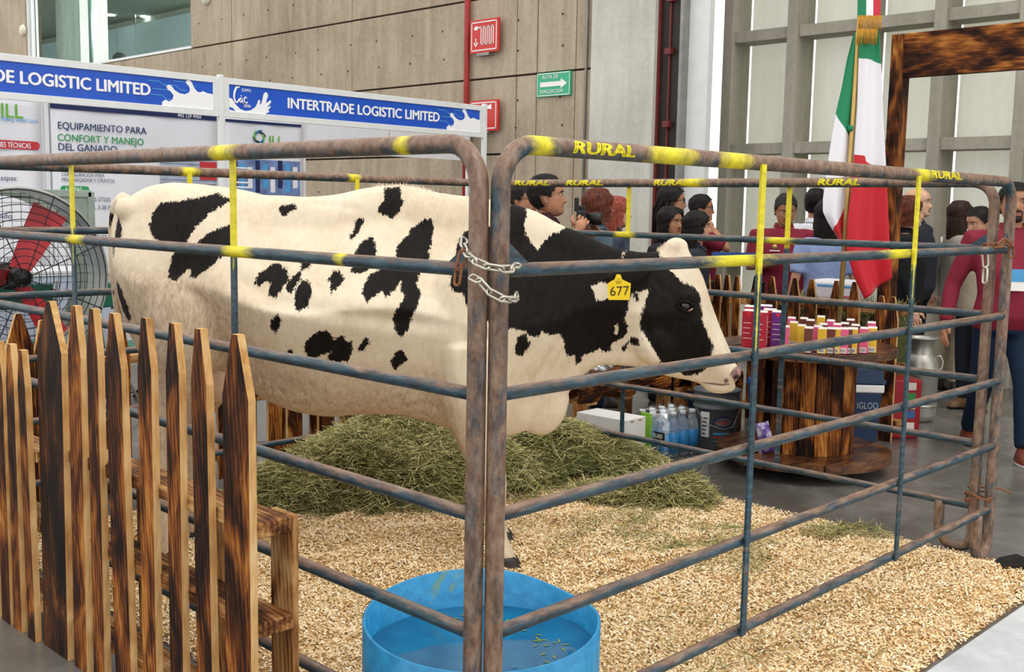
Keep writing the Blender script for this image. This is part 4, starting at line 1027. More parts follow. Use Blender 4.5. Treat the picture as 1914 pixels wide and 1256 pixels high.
T('CONFIGURACIÓN PARA', 115, 325, 195, 329, M_pdark, .045, 0); T('MINI CARGADOR Y 3 PUNTOS', 115, 335, 214, 340, M_pdark, .045, 0)
B(112, 347, 166, 360, M_pgreen, 'green_pill', .010, 1); T('6 ASPAS', 122, 353, 153, 355, M_hwhite, .05, .01)
text_rows = (('BRAZOS ÚTILES', 150, 372, 206, 374), ('TOTAL 3.38 METROS', 150, 386, 236, 390), ('TOTAL 3.97 METROS', 150, 441, 236, 446))
for s_, a, b_, c, d in text_rows: T(s_, a, b_, c, d, M_pdark, .05, 0)
B(150, 552, 236, 575, M_navy, 'navy_band'); T('442 129 4950', 332, 216, 376, 218, M_hwhite, .05)
B(298, 275, 404, 345, mat('photo_print_grey', 'a9b3c4', .4, var=.35, scale=6), 'machine_photo')
for k in range(7): B(299, 305+k*7.5, 404, 309+k*7.5, M_navy, 'machine_bar', .0115)
B(372, 302, 404, 337, M_pred, 'machine_arm', .013)
r, T, B = banner('white banner with round blue and green logo and factory photo', 3.90, 4.80, .35, 2.42)
B(420, 222, 562, 238, M_navy, 'navy_band')
T('ILL', 502, 262, 528, 266, M_lgreen, .13)
c0 = pV(485, 256, BB-.045); mb = [MB(), MB(), MB()]
for k, (ph, m_) in enumerate(((0, 0), (1.05, 1), (2.1, 2), (3.14, 0), (4.19, 1), (5.23, 2))):
    pts = [Vector((c0.x-3.90+.075*math.cos(ph+t)*(1-.35*math.sin(t*1.2)), -.012, c0.z-.35+.075*math.sin(ph+t)*(1-.35*math.sin(t*1.2)))) for t in np.linspace(0, 2.2, 10)]
    mb[m_].tube(pts, [.003+.007*math.sin(math.pi*i/9) for i in range(10)], 6, flat=(1, .3))
for m_, mm in zip(mb, (M_navy, M_teal, M_lgreen)): m_.obj('logo_ring', mm, r)
B(432, 296, 560, 366, mat('photo_print_blue', '6f86b4', .4, var=.4, scale=8), 'factory_photo')
for k in range(9): B(434+k*14, 300+(k % 3)*6, 443+k*14, 352+(k % 2)*8, (M_navy, M_lblue, M_vin)[k % 3], 'machine_print', .0115)
for k in range(5): B(436, 312+k*9, 466, 316+k*9, M_hwhite, 'machine_bar', .013)
r, T, B = banner('white banner with red technical heading at the left edge', .9, 2.17, .35, 2.42)
T('ILL', 0, 207, 41, 210, M_lgreen, .16); T('Making Global Local', 1, 222, 70, 226, M_lblue, .05, 0)
B(-80, 257, 74, 281, M_pred, 'red_pill', .010, 1); T('ESPECIFICACIONES TÉCNICAS', -72, 268, 57, 272, M_hwhite, .06)
T('de las aspas:', -36, 331, 32, 334, M_pdark, .06, 0); T('y bajo ruido', -60, 400, 23, 408, M_pdark, .06, 0); T('3 Fases', 6, 484, 30, 486, M_pdark, .055, 0)
B(-60, 543, 100, 575, M_blue, 'blue_band')
# counter table in the booth
ct = empty('booth_table', (1.6, 7.0, 0), 0, 'white booth table with pale cloth behind the fan', 'table')
bbox('table_top', (-1.1, -.3, .90), (.75, .3, .94), M_white, ct, .004); bbox('cloth', (-1.08, -.29, .3), (.73, .29, .90), mat('pale_blue_cloth', 'b9c2d6', .7, var=.1), ct, .01)
for sx_ in (-1.0, .65):
    for sy_ in (-.25, .25): bbox('leg', (sx_-.02, sy_-.02, 0), (sx_+.02, sy_+.02, .3), M_conduit, ct)

# -------------------------------------------------------------- big fan
fc = pV(37, 519, 5.45); fan = empty('drum_fan', (fc.x, 5.45, 0), 0, 'large industrial fan with red blades behind the pickets', 'fan')
Rf = .575; fz0 = fc.z; M_fg = mat('fan_grey_green', '8f9c93', .5); M_wire = mat('dark_wire', '26282b', .4, .4); M_blade = mat('fan_red', 'b3252f', .35, var=.12)
mb = MB(); n = 56
for (y0, y1, r0) in ((-.02, .26, Rf),):
    for rr, dr_ in ((r0, 0), (r0-.012, 1)):
        vs_ = [(rr*math.cos(2*math.pi*j/n), y, fz0+rr*math.sin(2*math.pi*j/n)) for y in (y0, y1) for j in range(n)]
        mb.add(vs_, [(j, (j+1) % n, n+(j+1) % n, n+j) for j in range(n)], 0, True)
mb.obj('drum', mat('fan_drum_silver', 'a8ada8', .35, .6), fan)
for yy in (-.02, .26): MB().tube([(Rf*math.cos(a), yy, fz0+Rf*math.sin(a)) for a in np.linspace(0, 2*math.pi, 57)[:-1]], .011, 8, closed=True).obj('rim', mat('fan_drum_silver', 'a8ada8'), fan)
for k in range(12):
    rr = .05+k*(Rf-.06)/11; yy = -.03-.05*math.cos(rr/Rf*math.pi/2)
    MB().tube([(rr*math.cos(a), yy, fz0+rr*math.sin(a)) for a in np.linspace(0, 2*math.pi, 41)[:-1]], .003, 5, closed=True).obj('guard_ring', M_wire, fan)
for k in range(8):
    a = k*math.pi/4+.38; MB().tube([(rr*math.cos(a), -.034-.05*math.cos(rr/Rf*math.pi/2), fz0+rr*math.sin(a)) for rr in np.linspace(.04, Rf, 9)], .004, 5).obj('guard_spoke', M_wire, fan)
mb = MB()
for k in range(-9, 10):
    h_ = math.sqrt(max(0, 1-(k/9.6)**2))*Rf; x_ = k/9.6*Rf
    mb.tube([(x_, .245, fz0-h_), (x_, .245, fz0+h_)], .0018, 4); mb.tube([(-h_, .25, fz0+x_), (h_, .25, fz0+x_)], .0018, 4)
mb.obj('rear_mesh', M_wire, fan)
for k, a in enumerate((math.radians(60), math.radians(178), math.radians(-58))):
    ca, sa = math.cos(a), math.sin(a); vs_ = []
    for r0, w0, w1 in ((.05, .05, .05), (.2, .07, .075), (.35, .085, .095), (.50, .095, .11)):
        for w_, yy in ((-w0, .03), (0, .07), (w1, .12)):
            vs_.append((r0*ca-w_*sa, yy, fz0+r0*sa+w_*ca))
    o = MB().add(vs_, [(i*3+j, i*3+j+1, (i+1)*3+j+1, (i+1)*3+j) for i in range(3) for j in range(2)]).obj('blade', M_blade, fan); o.modifiers.new('s', 'SOLIDIFY').thickness = .006
MB().lathe([(0, -.09), (.05, -.085), (.062, -.06), (.062, .05), (.05, .09), (0, .09)], 18, 0, Matrix.Translation((0, .02, fz0)) @ Matrix.Rotation(-math.pi/2, 4, 'X')).obj('hub', M_black, fan)
MB().lathe([(0, 0), (.09, 0), (.09, .2), (0, .2)], 18, 0, Matrix.Translation((0, .34, fz0)) @ Matrix.Rotation(math.pi/2, 4, 'X')).obj('motor', M_black, fan)
# square rear housing plate with a round opening
mb = MB(); sq = []
xa, xb, za, zb_ = pV(-150, 500, 5.85).x-fc.x, pV(172, 500, 5.85).x-fc.x, .38, 1.53
n = 64; cc = [(.53*math.cos(2*math.pi*j/n), fz0+.53*math.sin(2*math.pi*j/n)) for j in range(n)]
def sqp(j):
    a = 2*math.pi*j/n; ca, sa = math.cos(a), math.sin(a); ts = []
    if ca > 1e-6: ts.append(xb/ca)
    if ca < -1e-6: ts.append(xa/ca)
    if sa > 1e-6: ts.append((zb_-fz0)/sa)
    if sa < -1e-6: ts.append((za-fz0)/sa)
    t = min(ts); return (t*ca, fz0+t*sa)
ss = [sqp(j) for j in range(n)]
ss[7] = ss[8] = (xb, zb_) if abs(ss[7][0]-xb) < .3 else ss[7]
mb.add([(x, .40, z) for x, z in cc]+[(x, .40, z) for x, z in ss], [(j, n+j, n+(j+1) % n, (j+1) % n) for j in range(n)])
o = mb.obj('housing_plate', M_fg, fan); o.modifiers.new('s', 'SOLIDIFY').thickness = .02
for a, b_ in (((xb-.03, .37, 0), (xb+.02, .43, zb_+.02)), ((xa-.02, .37, 0), (xa+.03, .43, zb_+.02)), ((xa, .37, zb_-.02), (xb, .43, zb_+.03)), ((xa, .37, za-.04), (xb, .43, za+.01))): bbox('housing_frame', a, b_, M_fg, fan, .005)
for x in (-.2, .2): MB().tube([(x, -.05, 0), (x*.8, .1, fz0-Rf+.02)], .016, 8).obj('stand_leg', M_black, fan)
MB().tube([(-.35, -.1, .015), (.35, -.1, .015)], .016, 8).obj('stand_foot', M_black, fan)

# -------------------------------------------------------------- green folding chairs
def chair(loc, rz, label):
    r = empty('folding_chair', loc, rz, label, 'chair', 'green padded folding chairs')
    G = mat('green_vinyl', '1e6a55', .45); S = mat('chair_steel', '8f9590', .35, .7)
    bbox('backrest', (-.20, .16, .72), (.20, .19, .90), G, r, .012); bbox('seat', (-.20, -.22, .43), (.20, .17, .46), G, r, .012)
    for s_ in (-1, 1):
        MB().tube([(s_*.22, .20, .92), (s_*.22, .12, .45), (s_*.22, -.26, 0)], .011, 8).obj('leg', S, r); MB().tube([(s_*.22, -.10, .44), (s_*.22, .28, 0)], .011, 8).obj('leg', M_black, r)
    MB().tube([(-.22, .26, .04), (.22, .26, .04)], .009, 8).obj('crossbar', S, r)
    return r
p = pV(212, 518, 5.9); c1 = chair((p.x+.12, 5.75, 0), .35, 'green folding chair standing between fan and cow rump')
p = pV(150, 575, 5.7); c2 = chair((p.x-.22, 6.2, 0), 2.9, 'green folding chair standing behind the big fan')

# ================================================================== arch and flag
arch = empty('wooden_arch', (5.3, 1.53, 0), 0, 'tall scorched timber arch beside the flag', 'arch')
p = pU(1678, 200, 5.3)
def beam(name, L, a, b_, M, m=M_burnt):
    me = MB().box((-a/2, -b_/2, 0), (a/2, b_/2, L)).me(name); bevel(me, .004, 1); o = link(name, me, m, arch); o.matrix_local = M; return o
beam('post', 2.66, .12, .085, Matrix.Translation((0, p.y-1.53, 0))); beam('post', 2.66, .12, .085, Matrix.Translation((0, -2.55, 0)))
mm_ = M_burnt
o = beam('lintel', 2.6, .07, .28, Matrix.Translation((-.02, p.y-1.53-.04, 2.52)) @ Matrix.Rotation(math.pi/2, 4, 'X'))
fd = 7.08
fp0, fp1 = pD(1608, 20, fd), pD(1566, 640, fd); dv = (fp1-fp0); fb = fp0+dv*((0-fp0.z)/dv.z); ft = fp0-dv*.25
flag = empty('flag_on_pole', fb, KROT, 'green white and red national flag hanging on a gold pole', 'flag')
M_gold = mat('brass_pole', 'b99a5c', .3, .6, var=.1)
Li = (Matrix.Translation(fb) @ Matrix.Rotation(KROT, 4, 'Z')).inverted()
MB().tube([Li @ fb, Li @ ft], .017, 12).obj('pole', M_gold, flag)
MB().lathe([(0, 0), (.055, 0), (.06, .015), (.04, .035), (.025, .06), (.02, .25), (0, .25)], 24).obj('pole_base', M_gold, flag)
MB().lathe([(0, 0), (.018, .01), (.03, .06), (.02, .10), (.004, .2), (0, .2)], 12, 0, Matrix.Translation(Li @ ft)).obj('finial', M_gold, flag)
M_fgreen = mat('flag_green', '127a52', .55); 
def mk_flag():
    q = N('flag_satin'); g = q.attr('fg').outputs['Fac']; r_ = q.attr('fr').outputs['Fac']
    n1 = q.noise(q.coord((1, 1, .2)), 40, 3)
    c = q.mix(q.ramp(q.math('ADD', q.math('MULTIPLY', g, 200), .5), [(.3, 0.0), (.7, 1.0)]), 'ecebf2', '15845a')
    c = q.mix(q.ramp(q.math('ADD', q.math('MULTIPLY', r_, 200), .5), [(.3, 0.0), (.7, 1.0)]), c, 'c6202e')
    return q.set(c, .45, 0, .3, **{'Sheen Weight': .2})
M_flag = mk_flag()
def fl_loc(x, y):
    p = Li @ pD(x, y, fd); return p
def sheet(left, right, depth, amp, ph, greens, reds, ny=90, nx=22):
    ly = np.array([l[1] for l in left], float); lx = np.array([l[0] for l in left], float); ry = np.array([l[1] for l in right], float); rx = np.array([l[0] for l in right], float)
    vs_ = []
    for j in range(ny+1):
        t = j/ny; ya = ly[0]+(ly[-1]-ly[0])*t; yb = ry[0]+(ry[-1]-ry[0])*t
        a = (np.interp(ya, ly, lx), ya); b_ = (np.interp(yb, ry, rx), yb)
        for i in range(nx+1):
            s = i/nx; p = fl_loc(a[0]+(b_[0]-a[0])*s, a[1]+(b_[1]-a[1])*s); p.y += depth+amp*(.35+.65*t)*math.sin(s*7.5+ph+1.3*t)
            vs_.append(tuple(p))
    mb = MB().add(vs_, [(j*(nx+1)+i, j*(nx+1)+i+1, (j+1)*(nx+1)+i+1, (j+1)*(nx+1)+i) for j in range(ny) for i in range(nx)], 0, True)
    o = mb.obj('cloth', M_flag, flag); me = o.data; co = np.array([v.co for v in me.vertices])
    for nm, pol in (('fg', greens), ('fr', reds)):
        d = np.full(len(co), -1.0)
        for p in pol:
            lp = [(fl_loc(*u_).x, fl_loc(*u_).z) for u_ in p]; d = np.maximum(d, sdf(co[:, 0], co[:, 2], lp))
        at = me.attributes.new(nm, 'FLOAT', 'POINT'); at.data.foreach_set('value', np.clip(d, -.1, .1).astype(np.float32))
    o.modifiers.new('s', 'SOLIDIFY').thickness = .004
    return o
sheet([(1598, 60), (1585, 110), (1575, 165), (1564, 213), (1556, 262), (1549, 310), (1541, 372), (1541, 396), (1551, 416), (1574, 450)], [(1607, 60), (1602, 200), (1594, 300), (1587, 380), (1583, 470), (1582, 478)], .02, .02, .4, [[(1570, 30), (1615, 30), (1606, 150), (1590, 258), (1563, 210), (1540, 190)]], [[(1600, 355), (1588, 372), (1576, 400), (1560, 424), (1570, 480), (1600, 490)]])
sheet([(1604, 60), (1600, 200), (1594, 290), (1588, 360), (1580, 420), (1579, 470), (1592, 515), (1612, 558)], [(1639, 55), (1643, 120), (1648, 250), (1652, 330), (1656, 430), (1661, 519)], -.035, .03, 2.2, [[(1590, 30), (1660, 30), (1660, 128), (1645, 122), (1625, 113), (1607, 111), (1598, 108)]], [[(1570, 292), (1592, 289), (1612, 292), (1613, 303), (1640, 312), (1670, 325), (1680, 570), (1570, 570)]])
for k, (a, b_, m_) in enumerate(((1597, 1613, M_fgreen), (1613, 1626, mat('ribbon_white', 'ebe9ee', .5)), (1626, 1640, mat('ribbon_red', 'c5283a', .5)))):
    mb = MB(); P0 = [fl_loc(a, -120), fl_loc(b_, -120), fl_loc(b_-1, 36), fl_loc(a-1, 36)]
    mb.add([p+Vector((0, -.07, 0)) for p in P0], [(0, 1, 2, 3)]); o = mb.obj('ribbon', m_, flag); o.modifiers.new('s', 'SOLIDIFY').thickness = .004
for (xa, xb, ya, yb, nn_) in ((1597, 1640, 33, 60, 26), (1593, 1631, 58, 86, 23)):
    mb = MB()
    for k in range(nn_):
        x = xa+(xb-xa)*k/(nn_-1); p0 = fl_loc(x, ya)+Vector((0, -.08-(.01 if ya > 50 else 0), 0)); p1 = fl_loc(x+random.uniform(-2, 1)-1, yb+random.uniform(-2, 3))+Vector((0, -.085+random.uniform(-.006, .006), 0))
        mb.tube([p0, p1], .0027, 5)
    o = mb.obj('gold_fringe', mat('gold_thread', 'c08a1f', .5, var=.25, scale=80), flag)
p = fl_loc(1590, 240); MB().lathe([(.019, -.018), (.021, 0), (.019, .018)], 12, 0, Matrix.Translation(p)).obj('green_tie', M_fgreen, flag)

# ================================================================== spool table
SPX, SPY = 1.73, 6.32; spw = K(SPX, SPY)
sp = empty('spool_table', spw, KROT, 'upright wooden cable spool used as a table', 'table')
def disc(name, R, z0, z1, ang, nb, m):
    w = 2*R/nb
    for k in range(nb):
        a, b_ = -R+k*w+.004, -R+(k+1)*w-.004; n_ = 8
        def edge(y): return math.sqrt(max(0, R*R-y*y))
        ys = np.linspace(a, b_, n_)
        pts = [(edge(y), y) for y in ys]+[(-edge(y), y) for y in ys[::-1]]
        dz = random.uniform(-.003, .002)
        me = MB().prism(pts, z0+dz, z1+dz, 'z').me(name); me.materials.append(m); me.transform(Matrix.Rotation(math.pi/2, 4, 'Y') if False else Matrix.Identity(4))
        link(name, me, None, sp, None, (0, 0, ang))
q = N('glossy_scorched_boards'); co = q.coord((.15, 1, 1), rnd=True); g = q.noise(co, 30, 4, .6, 1.2); bgn = q.noise(q.coord(rnd=True), 5, 3)
M_spl = q.set(q.ramp(q.math('ADD', q.math('MULTIPLY', g, .45), q.math('MULTIPLY', bgn, .55)), [(.36, '1c110b'), (.5, '4a2c1a'), (.64, '7d5432')]), .3, 0, .5)
disc('base_board', .50, .075, .125, .75, 7, M_spl); disc('top_board', .50, .69, .735, .75, 7, M_spl)
for k in range(20):
    a = 2*math.pi*k/20+.1
    if k in (1, 11): continue
    me = MB().box((-.041, -.011, 0), (.041, .011, .57)).me('slat'); bevel(me, .003, 1); me.materials.append(M_burnt)
    link('slat', me, None, sp, (.27*math.cos(a), .27*math.sin(a), .122), (0, 0, a+math.pi/2))
for k in range(4):
    a = k*math.pi/2+.4; MB().lathe([(0, -.014), (.03, -.014), (.036, 0), (.03, .014), (0, .014)], 14, 0, Matrix.Translation((.36*math.cos(a), .36*math.sin(a), .036)) @ Matrix.Rotation(math.pi/2, 4, 'X')).obj('caster', M_black, sp); bbox('caster_fork', (-.012, -.02, .036), (.012, .02, .076), M_black, sp, 0, (.36*math.cos(a), .36*math.sin(a), 0))
# drink cartons
CC = {'red': 'b3273a', 'purple': '6b2c82', 'yellow': 'e2b93a', 'pink': 'e2628f', 'brown': '6d3b34'}
M_cwh = mat('carton_white', 'e9e6e2', .4, var=.03)
cache = {}
def carton(color, big, x, y, rz, label):
    h, w, d = (.205, .074, .066) if big else (.135, .046, .040)
    key = (color, big)
    if key not in cache:
        M = mat('carton_'+color, CC[color], .35, var=.06); c = []
        me = MB().box((-w/2, -d/2, 0), (w/2, d/2, h)).me('body'); bevel(me, .002, 1); me.materials.append(M); c.append(('body', me))
        me = MB().prism([(-w/2, h), (w/2, h), (w/2*.96, h+.010), (-w/2*.96, h+.010)], -.0015, .0015, 'y').me('top_fin'); me.materials.append(M_cwh); c.append(('top_fin', me))
        me = MB().box((-w/2+.001, -d/2+.001, h), (w/2-.001, d/2-.001, h+.0012)).me('top_panel'); me.materials.append(M_cwh); c.append(('top_panel', me))
        mb = MB().box((-w*.36, -d/2-.0008, h*.03), (w*.36, -d/2, h*.24)) if not big else MB().box((-w/2-.0008, -d*.3, h*.03), (-w/2, d*.3, h*.75))
        me = mb.me('label_panel'); me.materials.append(M_cwh); c.append(('label_panel', me))
        mb = MB()
        if not big:
            xx = -w*.3
            while xx < w*.28:
                ww = random.choice([.0012, .002, .003]); mb.box((xx, -d/2-.0012, h*.07), (xx+ww, -d/2-.0008, h*.2)); xx += ww+random.choice([.0015, .003])
            me = mb.me('barcode'); me.materials.append(M_black); c.append(('barcode', me))
        else:
            for k in range(4): mb.box((-w*.38, -d/2-.0008, h*(.25+.14*k)), (w*(.1+.25*random.random()), -d/2, h*(.265+.14*k)))
            me = mb.me('print_line'); me.materials.append(M_cwh); c.append(('print_line', me))
            me = MB().prism([(-w*.2, h*.97), (w*.2, h*.97), (0, h*.86)], -d/2-.0008, -d/2, 'y').me('logo_patch'); me.materials.append(mat('carton_bright_red', 'd8303c', .4)); c.append(('logo_patch', me))
        me = MB().box((w/2, -d*.35, h*.1), (w/2+.0008, d*.35, h*.9)).me('picture_panel'); me.materials.append(mat('carton_picture', 'c98f86', .4, var=.5, scale=60)); c.append(('picture_panel', me))
        cache[key] = c
    r = empty('milk_carton' if big else 'drink_carton', K(x, y, .7365), KROT+rz, label, 'carton', 'large milk cartons on the spool' if big else 'small drink cartons on the spool')
    for nm, me in cache[key]: link(nm, me, None, r)
    return r
def sp_at(x, y):
    p = pz(x, y, .74); d = p-CAMP; X_, Y_ = d.dot(Rt)-SPX, d.dot(Fh)-SPY; r_ = math.hypot(X_, Y_)
    if r_ > .445: X_, Y_ = X_*.445/r_, Y_*.445/r_
    return SPX+X_, SPY+Y_
BIGS = [('red', 1386, 648, -.5, 'red milk carton at the far left, nearest the cow muzzle'), ('red', 1412, 651, -.35, 'red milk carton second from the left, in the front row'), ('red', 1437, 645, -.45, 'red milk carton close behind the purple one'), ('purple', 1453, 650, -.35, 'purple milk carton in the front row'), ('red', 1402, 637, -.4, 'red milk carton in the back row of tall cartons'), ('purple', 1429, 635, -.4, 'purple milk carton in the back row of tall cartons')]
for c, x, y, a, l in BIGS: carton(c, True, *sp_at(x, y), a, l)
SM = [('pink', 1458, 658), ('yellow', 1482, 646), ('yellow', 1497, 653), ('pink', 1478, 636), ('brown', 1510, 660), ('pink', 1527, 655), ('yellow', 1548, 668), ('brown', 1564, 665), ('pink', 1580, 661), ('yellow', 1600, 674), ('yellow', 1613, 664), ('brown', 1630, 672), ('yellow', 1646, 660), ('pink', 1661, 667), ('brown', 1501, 637), ('brown', 1513, 641), ('yellow', 1533, 633), ('pink', 1551, 642), ('brown', 1588, 640), ('brown', 1577, 648), ('pink', 1627, 646), ('brown', 1597, 652), ('pink', 1563, 650), ('brown', 1537, 650)]
nb_ = {}
for i, (c, x, y) in enumerate(SM):
    row = 'front' if y > 657 else ('middle' if y > 644 else 'back')
    same = sorted([s[1] for s in SM if s[0] == c and ('front' if s[2] > 657 else ('middle' if s[2] > 644 else 'back')) == row]); k = same.index(x)
    pos = ('only' if len(same) == 1 else ['leftmost', 'second', 'third', 'fourth', 'fifth', 'sixth'][k] if k < len(same)-1 or len(same) > 2 and k < len(same)-1 else 'rightmost')
    carton(c, False, *sp_at(x, y), random.uniform(-.55, -.25), '%s small %s drink carton of the %s row' % (pos, c, row))
cs = MB().prism([(0, 0), (.24, -.01), (.25, .05), (.01, .07)], -.001, .001, 'y'); p = pz(1500, 655, .74); a_ = p-CAMP
o = cs.obj('price_card', M_cwh, None, K(sp_at(1499, 650)[0], sp_at(1499, 650)[1]-.0, .80), (-.5, 0, KROT)); tag(o, 'white folded card lying on the small cartons', 'card')
# bag on the spool base
q = N('snack_bag_foil'); n1 = q.noise(q.coord(), 14, 3); M_bagp = q.set(q.ramp(n1, [(.4, '5a3a8c'), (.5, '8f7fb4'), (.6, 'd9d4e0')]), .3, .2, .5)
mb = MB(); vs_ = []
for i in range(9):
    for j in range(9):
        u_, v_ = i/8-.5, j/8; vs_.append((u_*.16*(1-.25*v_), .045*math.cos(u_*math.pi)*math.sin(v_*math.pi)+.006*math.sin(9*v_+7*u_), v_*.24))
mb.add(vs_, [(i*9+j, (i+1)*9+j, (i+1)*9+j+1, i*9+j+1) for i in range(8) for j in range(8)], 0, True)
p = sp_at(1440, 640); o = mb.obj('snack_bag', M_bagp, None, K(1.47, 6.09, .128), (-.15, .25, KROT+math.pi)); o.scale = (.62, .62, .8); o.modifiers.new('s', 'SOLIDIFY').thickness = .01; tag(o, 'purple and white snack bag leaning on the spool drum', 'bag')

# cooler, red crate, milk can ------------------------------------------------
ck = empty('cooler', K(2.20, 6.89), KROT-.05, 'dark blue hard cooler with white band beside the spool', 'cooler')
M_cb = mat('cooler_navy', '16304f', .4); M_cl = mat('cooler_lid_blue', '2c5f9e', .35)
def taper(name, w0, d0, w1, d1, z0, z1, m, par, bev=.012):
    v = [(-w0/2, -d0/2, z0), (w0/2, -d0/2, z0), (w0/2, d0/2, z0), (-w0/2, d0/2, z0), (-w1/2, -d1/2, z1), (w1/2, -d1/2, z1), (w1/2, d1/2, z1), (-w1/2, d1/2, z1)]
    me = MB().add(v, [(3, 2, 1, 0), (4, 5, 6, 7), (0, 1, 5, 4), (1, 2, 6, 5), (2, 3, 7, 6), (3, 0, 4, 7)]).me(name); bevel(me, bev, 2); return link(name, me, m, par)
taper('body', .26, .20, .29, .225, 0, .38, M_cb, ck); taper('white_band', .31, .24, .31, .24, .375, .425, M_cwh, ck, .008); taper('lid', .31, .24, .29, .22, .42, .535, M_cb, ck, .015); taper('lid_top', .25, .18, .23, .16, .53, .545, M_cl, ck, .004)
text('IGLOO', .06, mat('cooler_logo_grey', '9aa6b2', .4), ck, plane_mat((-.01, -.1115, .29), (1, 0, 0), (0, 0, 1)), .01, width=.13)
MB().box((.03, -.112, .245), (.12, -.106, .249)).obj('logo_line', mat('cooler_logo_grey', '9aa6b2'), ck)
for s_ in (-1, 1): MB().tube([(s_*.155, -.07, .40), (s_*.17, -.07, .44), (s_*.17, .07, .44), (s_*.155, .07, .40)], .010, 8).obj('handle', M_cb, ck)
rc = empty('red_crate', K(2.60, 7.30), KROT+.05, 'red display box with stickers between cooler and milk can', 'box')
bbox('box', (-.14, -.12, 0), (.14, .12, .40), mat('crate_red', 'a51f27', .35), rc, .015)
for k, (z, c) in enumerate(((.06, 'e6e2dc'), (.14, '3f6ca8'), (.2, 'd9d0c8'), (.26, '3c8c4a'), (.33, 'd9d0c8'))): bbox('sticker', (.02, -.1225, z), (.10, -.12, z+.05), mat('sticker_%d' % k, c, .4), rc)
mc = empty('milk_can', K(2.97, 7.86), KROT, 'tall dented aluminium milk can behind the upright', 'milk can')
MB().lathe([(0, .004), (.118, .004), (.122, .02), (.132, .03), (.135, .05), (.135, .34), (.138, .345), (.138, .36), (.134, .365), (.131, .42), (.118, .455), (.098, .485), (.09, .50), (.09, .585), (.105, .60), (.128, .605), (.13, .612), (.105, .615), (.085, .60), (.08, .50), (0, .49)], 36).obj('body', M_steel, mc)
for s_ in (-1, 1): MB().tube([(s_*.128, 0, .36), (s_*.165, 0, .38), (s_*.172, 0, .43), (s_*.15, 0, .475), (s_*.115, 0, .465)], .009, 8).obj('handle', M_steel, mc)
MB().lathe([(.136, .11), (.139, .115), (.139, .125), (.136, .13)], 36).obj('hoop', M_steel, mc)

# pallet bench and goods under it -------------------------------------------
def bench(label, x0, x1, y0, y1, zt, nb):
    r = empty('pallet_bench', (x0, y0, 0), 0, label, 'pallet')
    L, D = x1-x0, y1-y0
    for k in range(nb):
        w = L/nb; me = MB().box((-.011, -w/2+.008, -D/2), (.011, w/2-.008, D/2)).me('deck_board'); bevel(me, .002, 1); me.materials.append(M_burnt)
        o = link('deck_board', me, None, r); o.matrix_local = Matrix(((0, 1, 0, w*(k+.5)), (0, 0, 1, D/2), (1, 0, 0, zt-.011+random.uniform(-.003, .003)), (0, 0, 0, 1)))
    for y in (.02, D/2, D-.02):
        o_ = [(0, -.09), (.16, -.09), (.20, -.05), (.24, -.042), (L/2-.14, -.042), (L/2-.10, -.05), (L/2-.06, -.09), (L/2+.06, -.09), (L/2+.1, -.05), (L/2+.14, -.042), (L-.24, -.042), (L-.2, -.05), (L-.16, -.09), (L, -.09), (L, 0), (0, 0)]
        me = MB().prism(o_, -.018, .018, 'y').me('stringer'); me.transform(Matrix.Rotation(-math.pi/2, 4, 'Y')); me.materials.append(M_burnt)
        link('stringer', me, None, r, (0, y, zt-.022), (0, math.pi/2, 0))
    for x in (.035, L-.035):
        for y in (.04, D-.04):
            me = MB().box((-.035, -.035, 0), (.035, .035, zt-.11)).me('leg'); me.materials.append(M_burntl); link('leg', me, None, r, (x, y, 0))
    for k in range(3):
        w = .09; me = MB().box((-.008, -w/2, -D/2), (.008, w/2, D/2)).me('lower_board'); me.materials.append(M_burntl)
        o = link('lower_board', me, None, r); o.matrix_local = Matrix(((0, 1, 0, .1+k*(L-.2)/2), (0, 0, 1, D/2), (1, 0, 0, zt-.122), (0, 0, 0, 1)))
    return r
bench('low scorched pallet bench over the white carton', 3.30, 4.22, 2.52, 2.92, .42, 8)
bench('low scorched pallet bench behind the grey bucket', 4.27, 4.63, 2.22, 2.54, .42, 4)
M_card = mat('white_cardboard', 'dcdad8', .7, var=.05)
cb = empty('carton_box', (3.21, 2.11, 0), .03, 'white cardboard carton with closed flaps under the bench', 'box')
bbox('box', (.005, .005, 0), (.195, .36, .18), M_card, cb, .003); bbox('lid', (0, 0, .09), (.20, .365, .28), M_card, cb, .003)
bbox('hand_slot', (.05, -.002, .262), (.08, .001, .270), M_burntl, cb); bbox('hand_slot', (.13, -.002, .262), (.16, .001, .270), M_burntl, cb)
mb = MB(); xx = .05
while xx < .12: w_ = random.choice([.002, .003, .005]); mb.box((xx, .0035, .055), (xx+w_, .0045, .085)); xx += w_+random.choice([.002, .003])
mb.obj('barcode', M_black, cb); bbox('print_line', (.05, .0035, .030), (.10, .0045, .036), M_conduit, cb); bbox('print_line', (.12, .0035, .030), (.15, .0045, .044), M_conduit, cb)
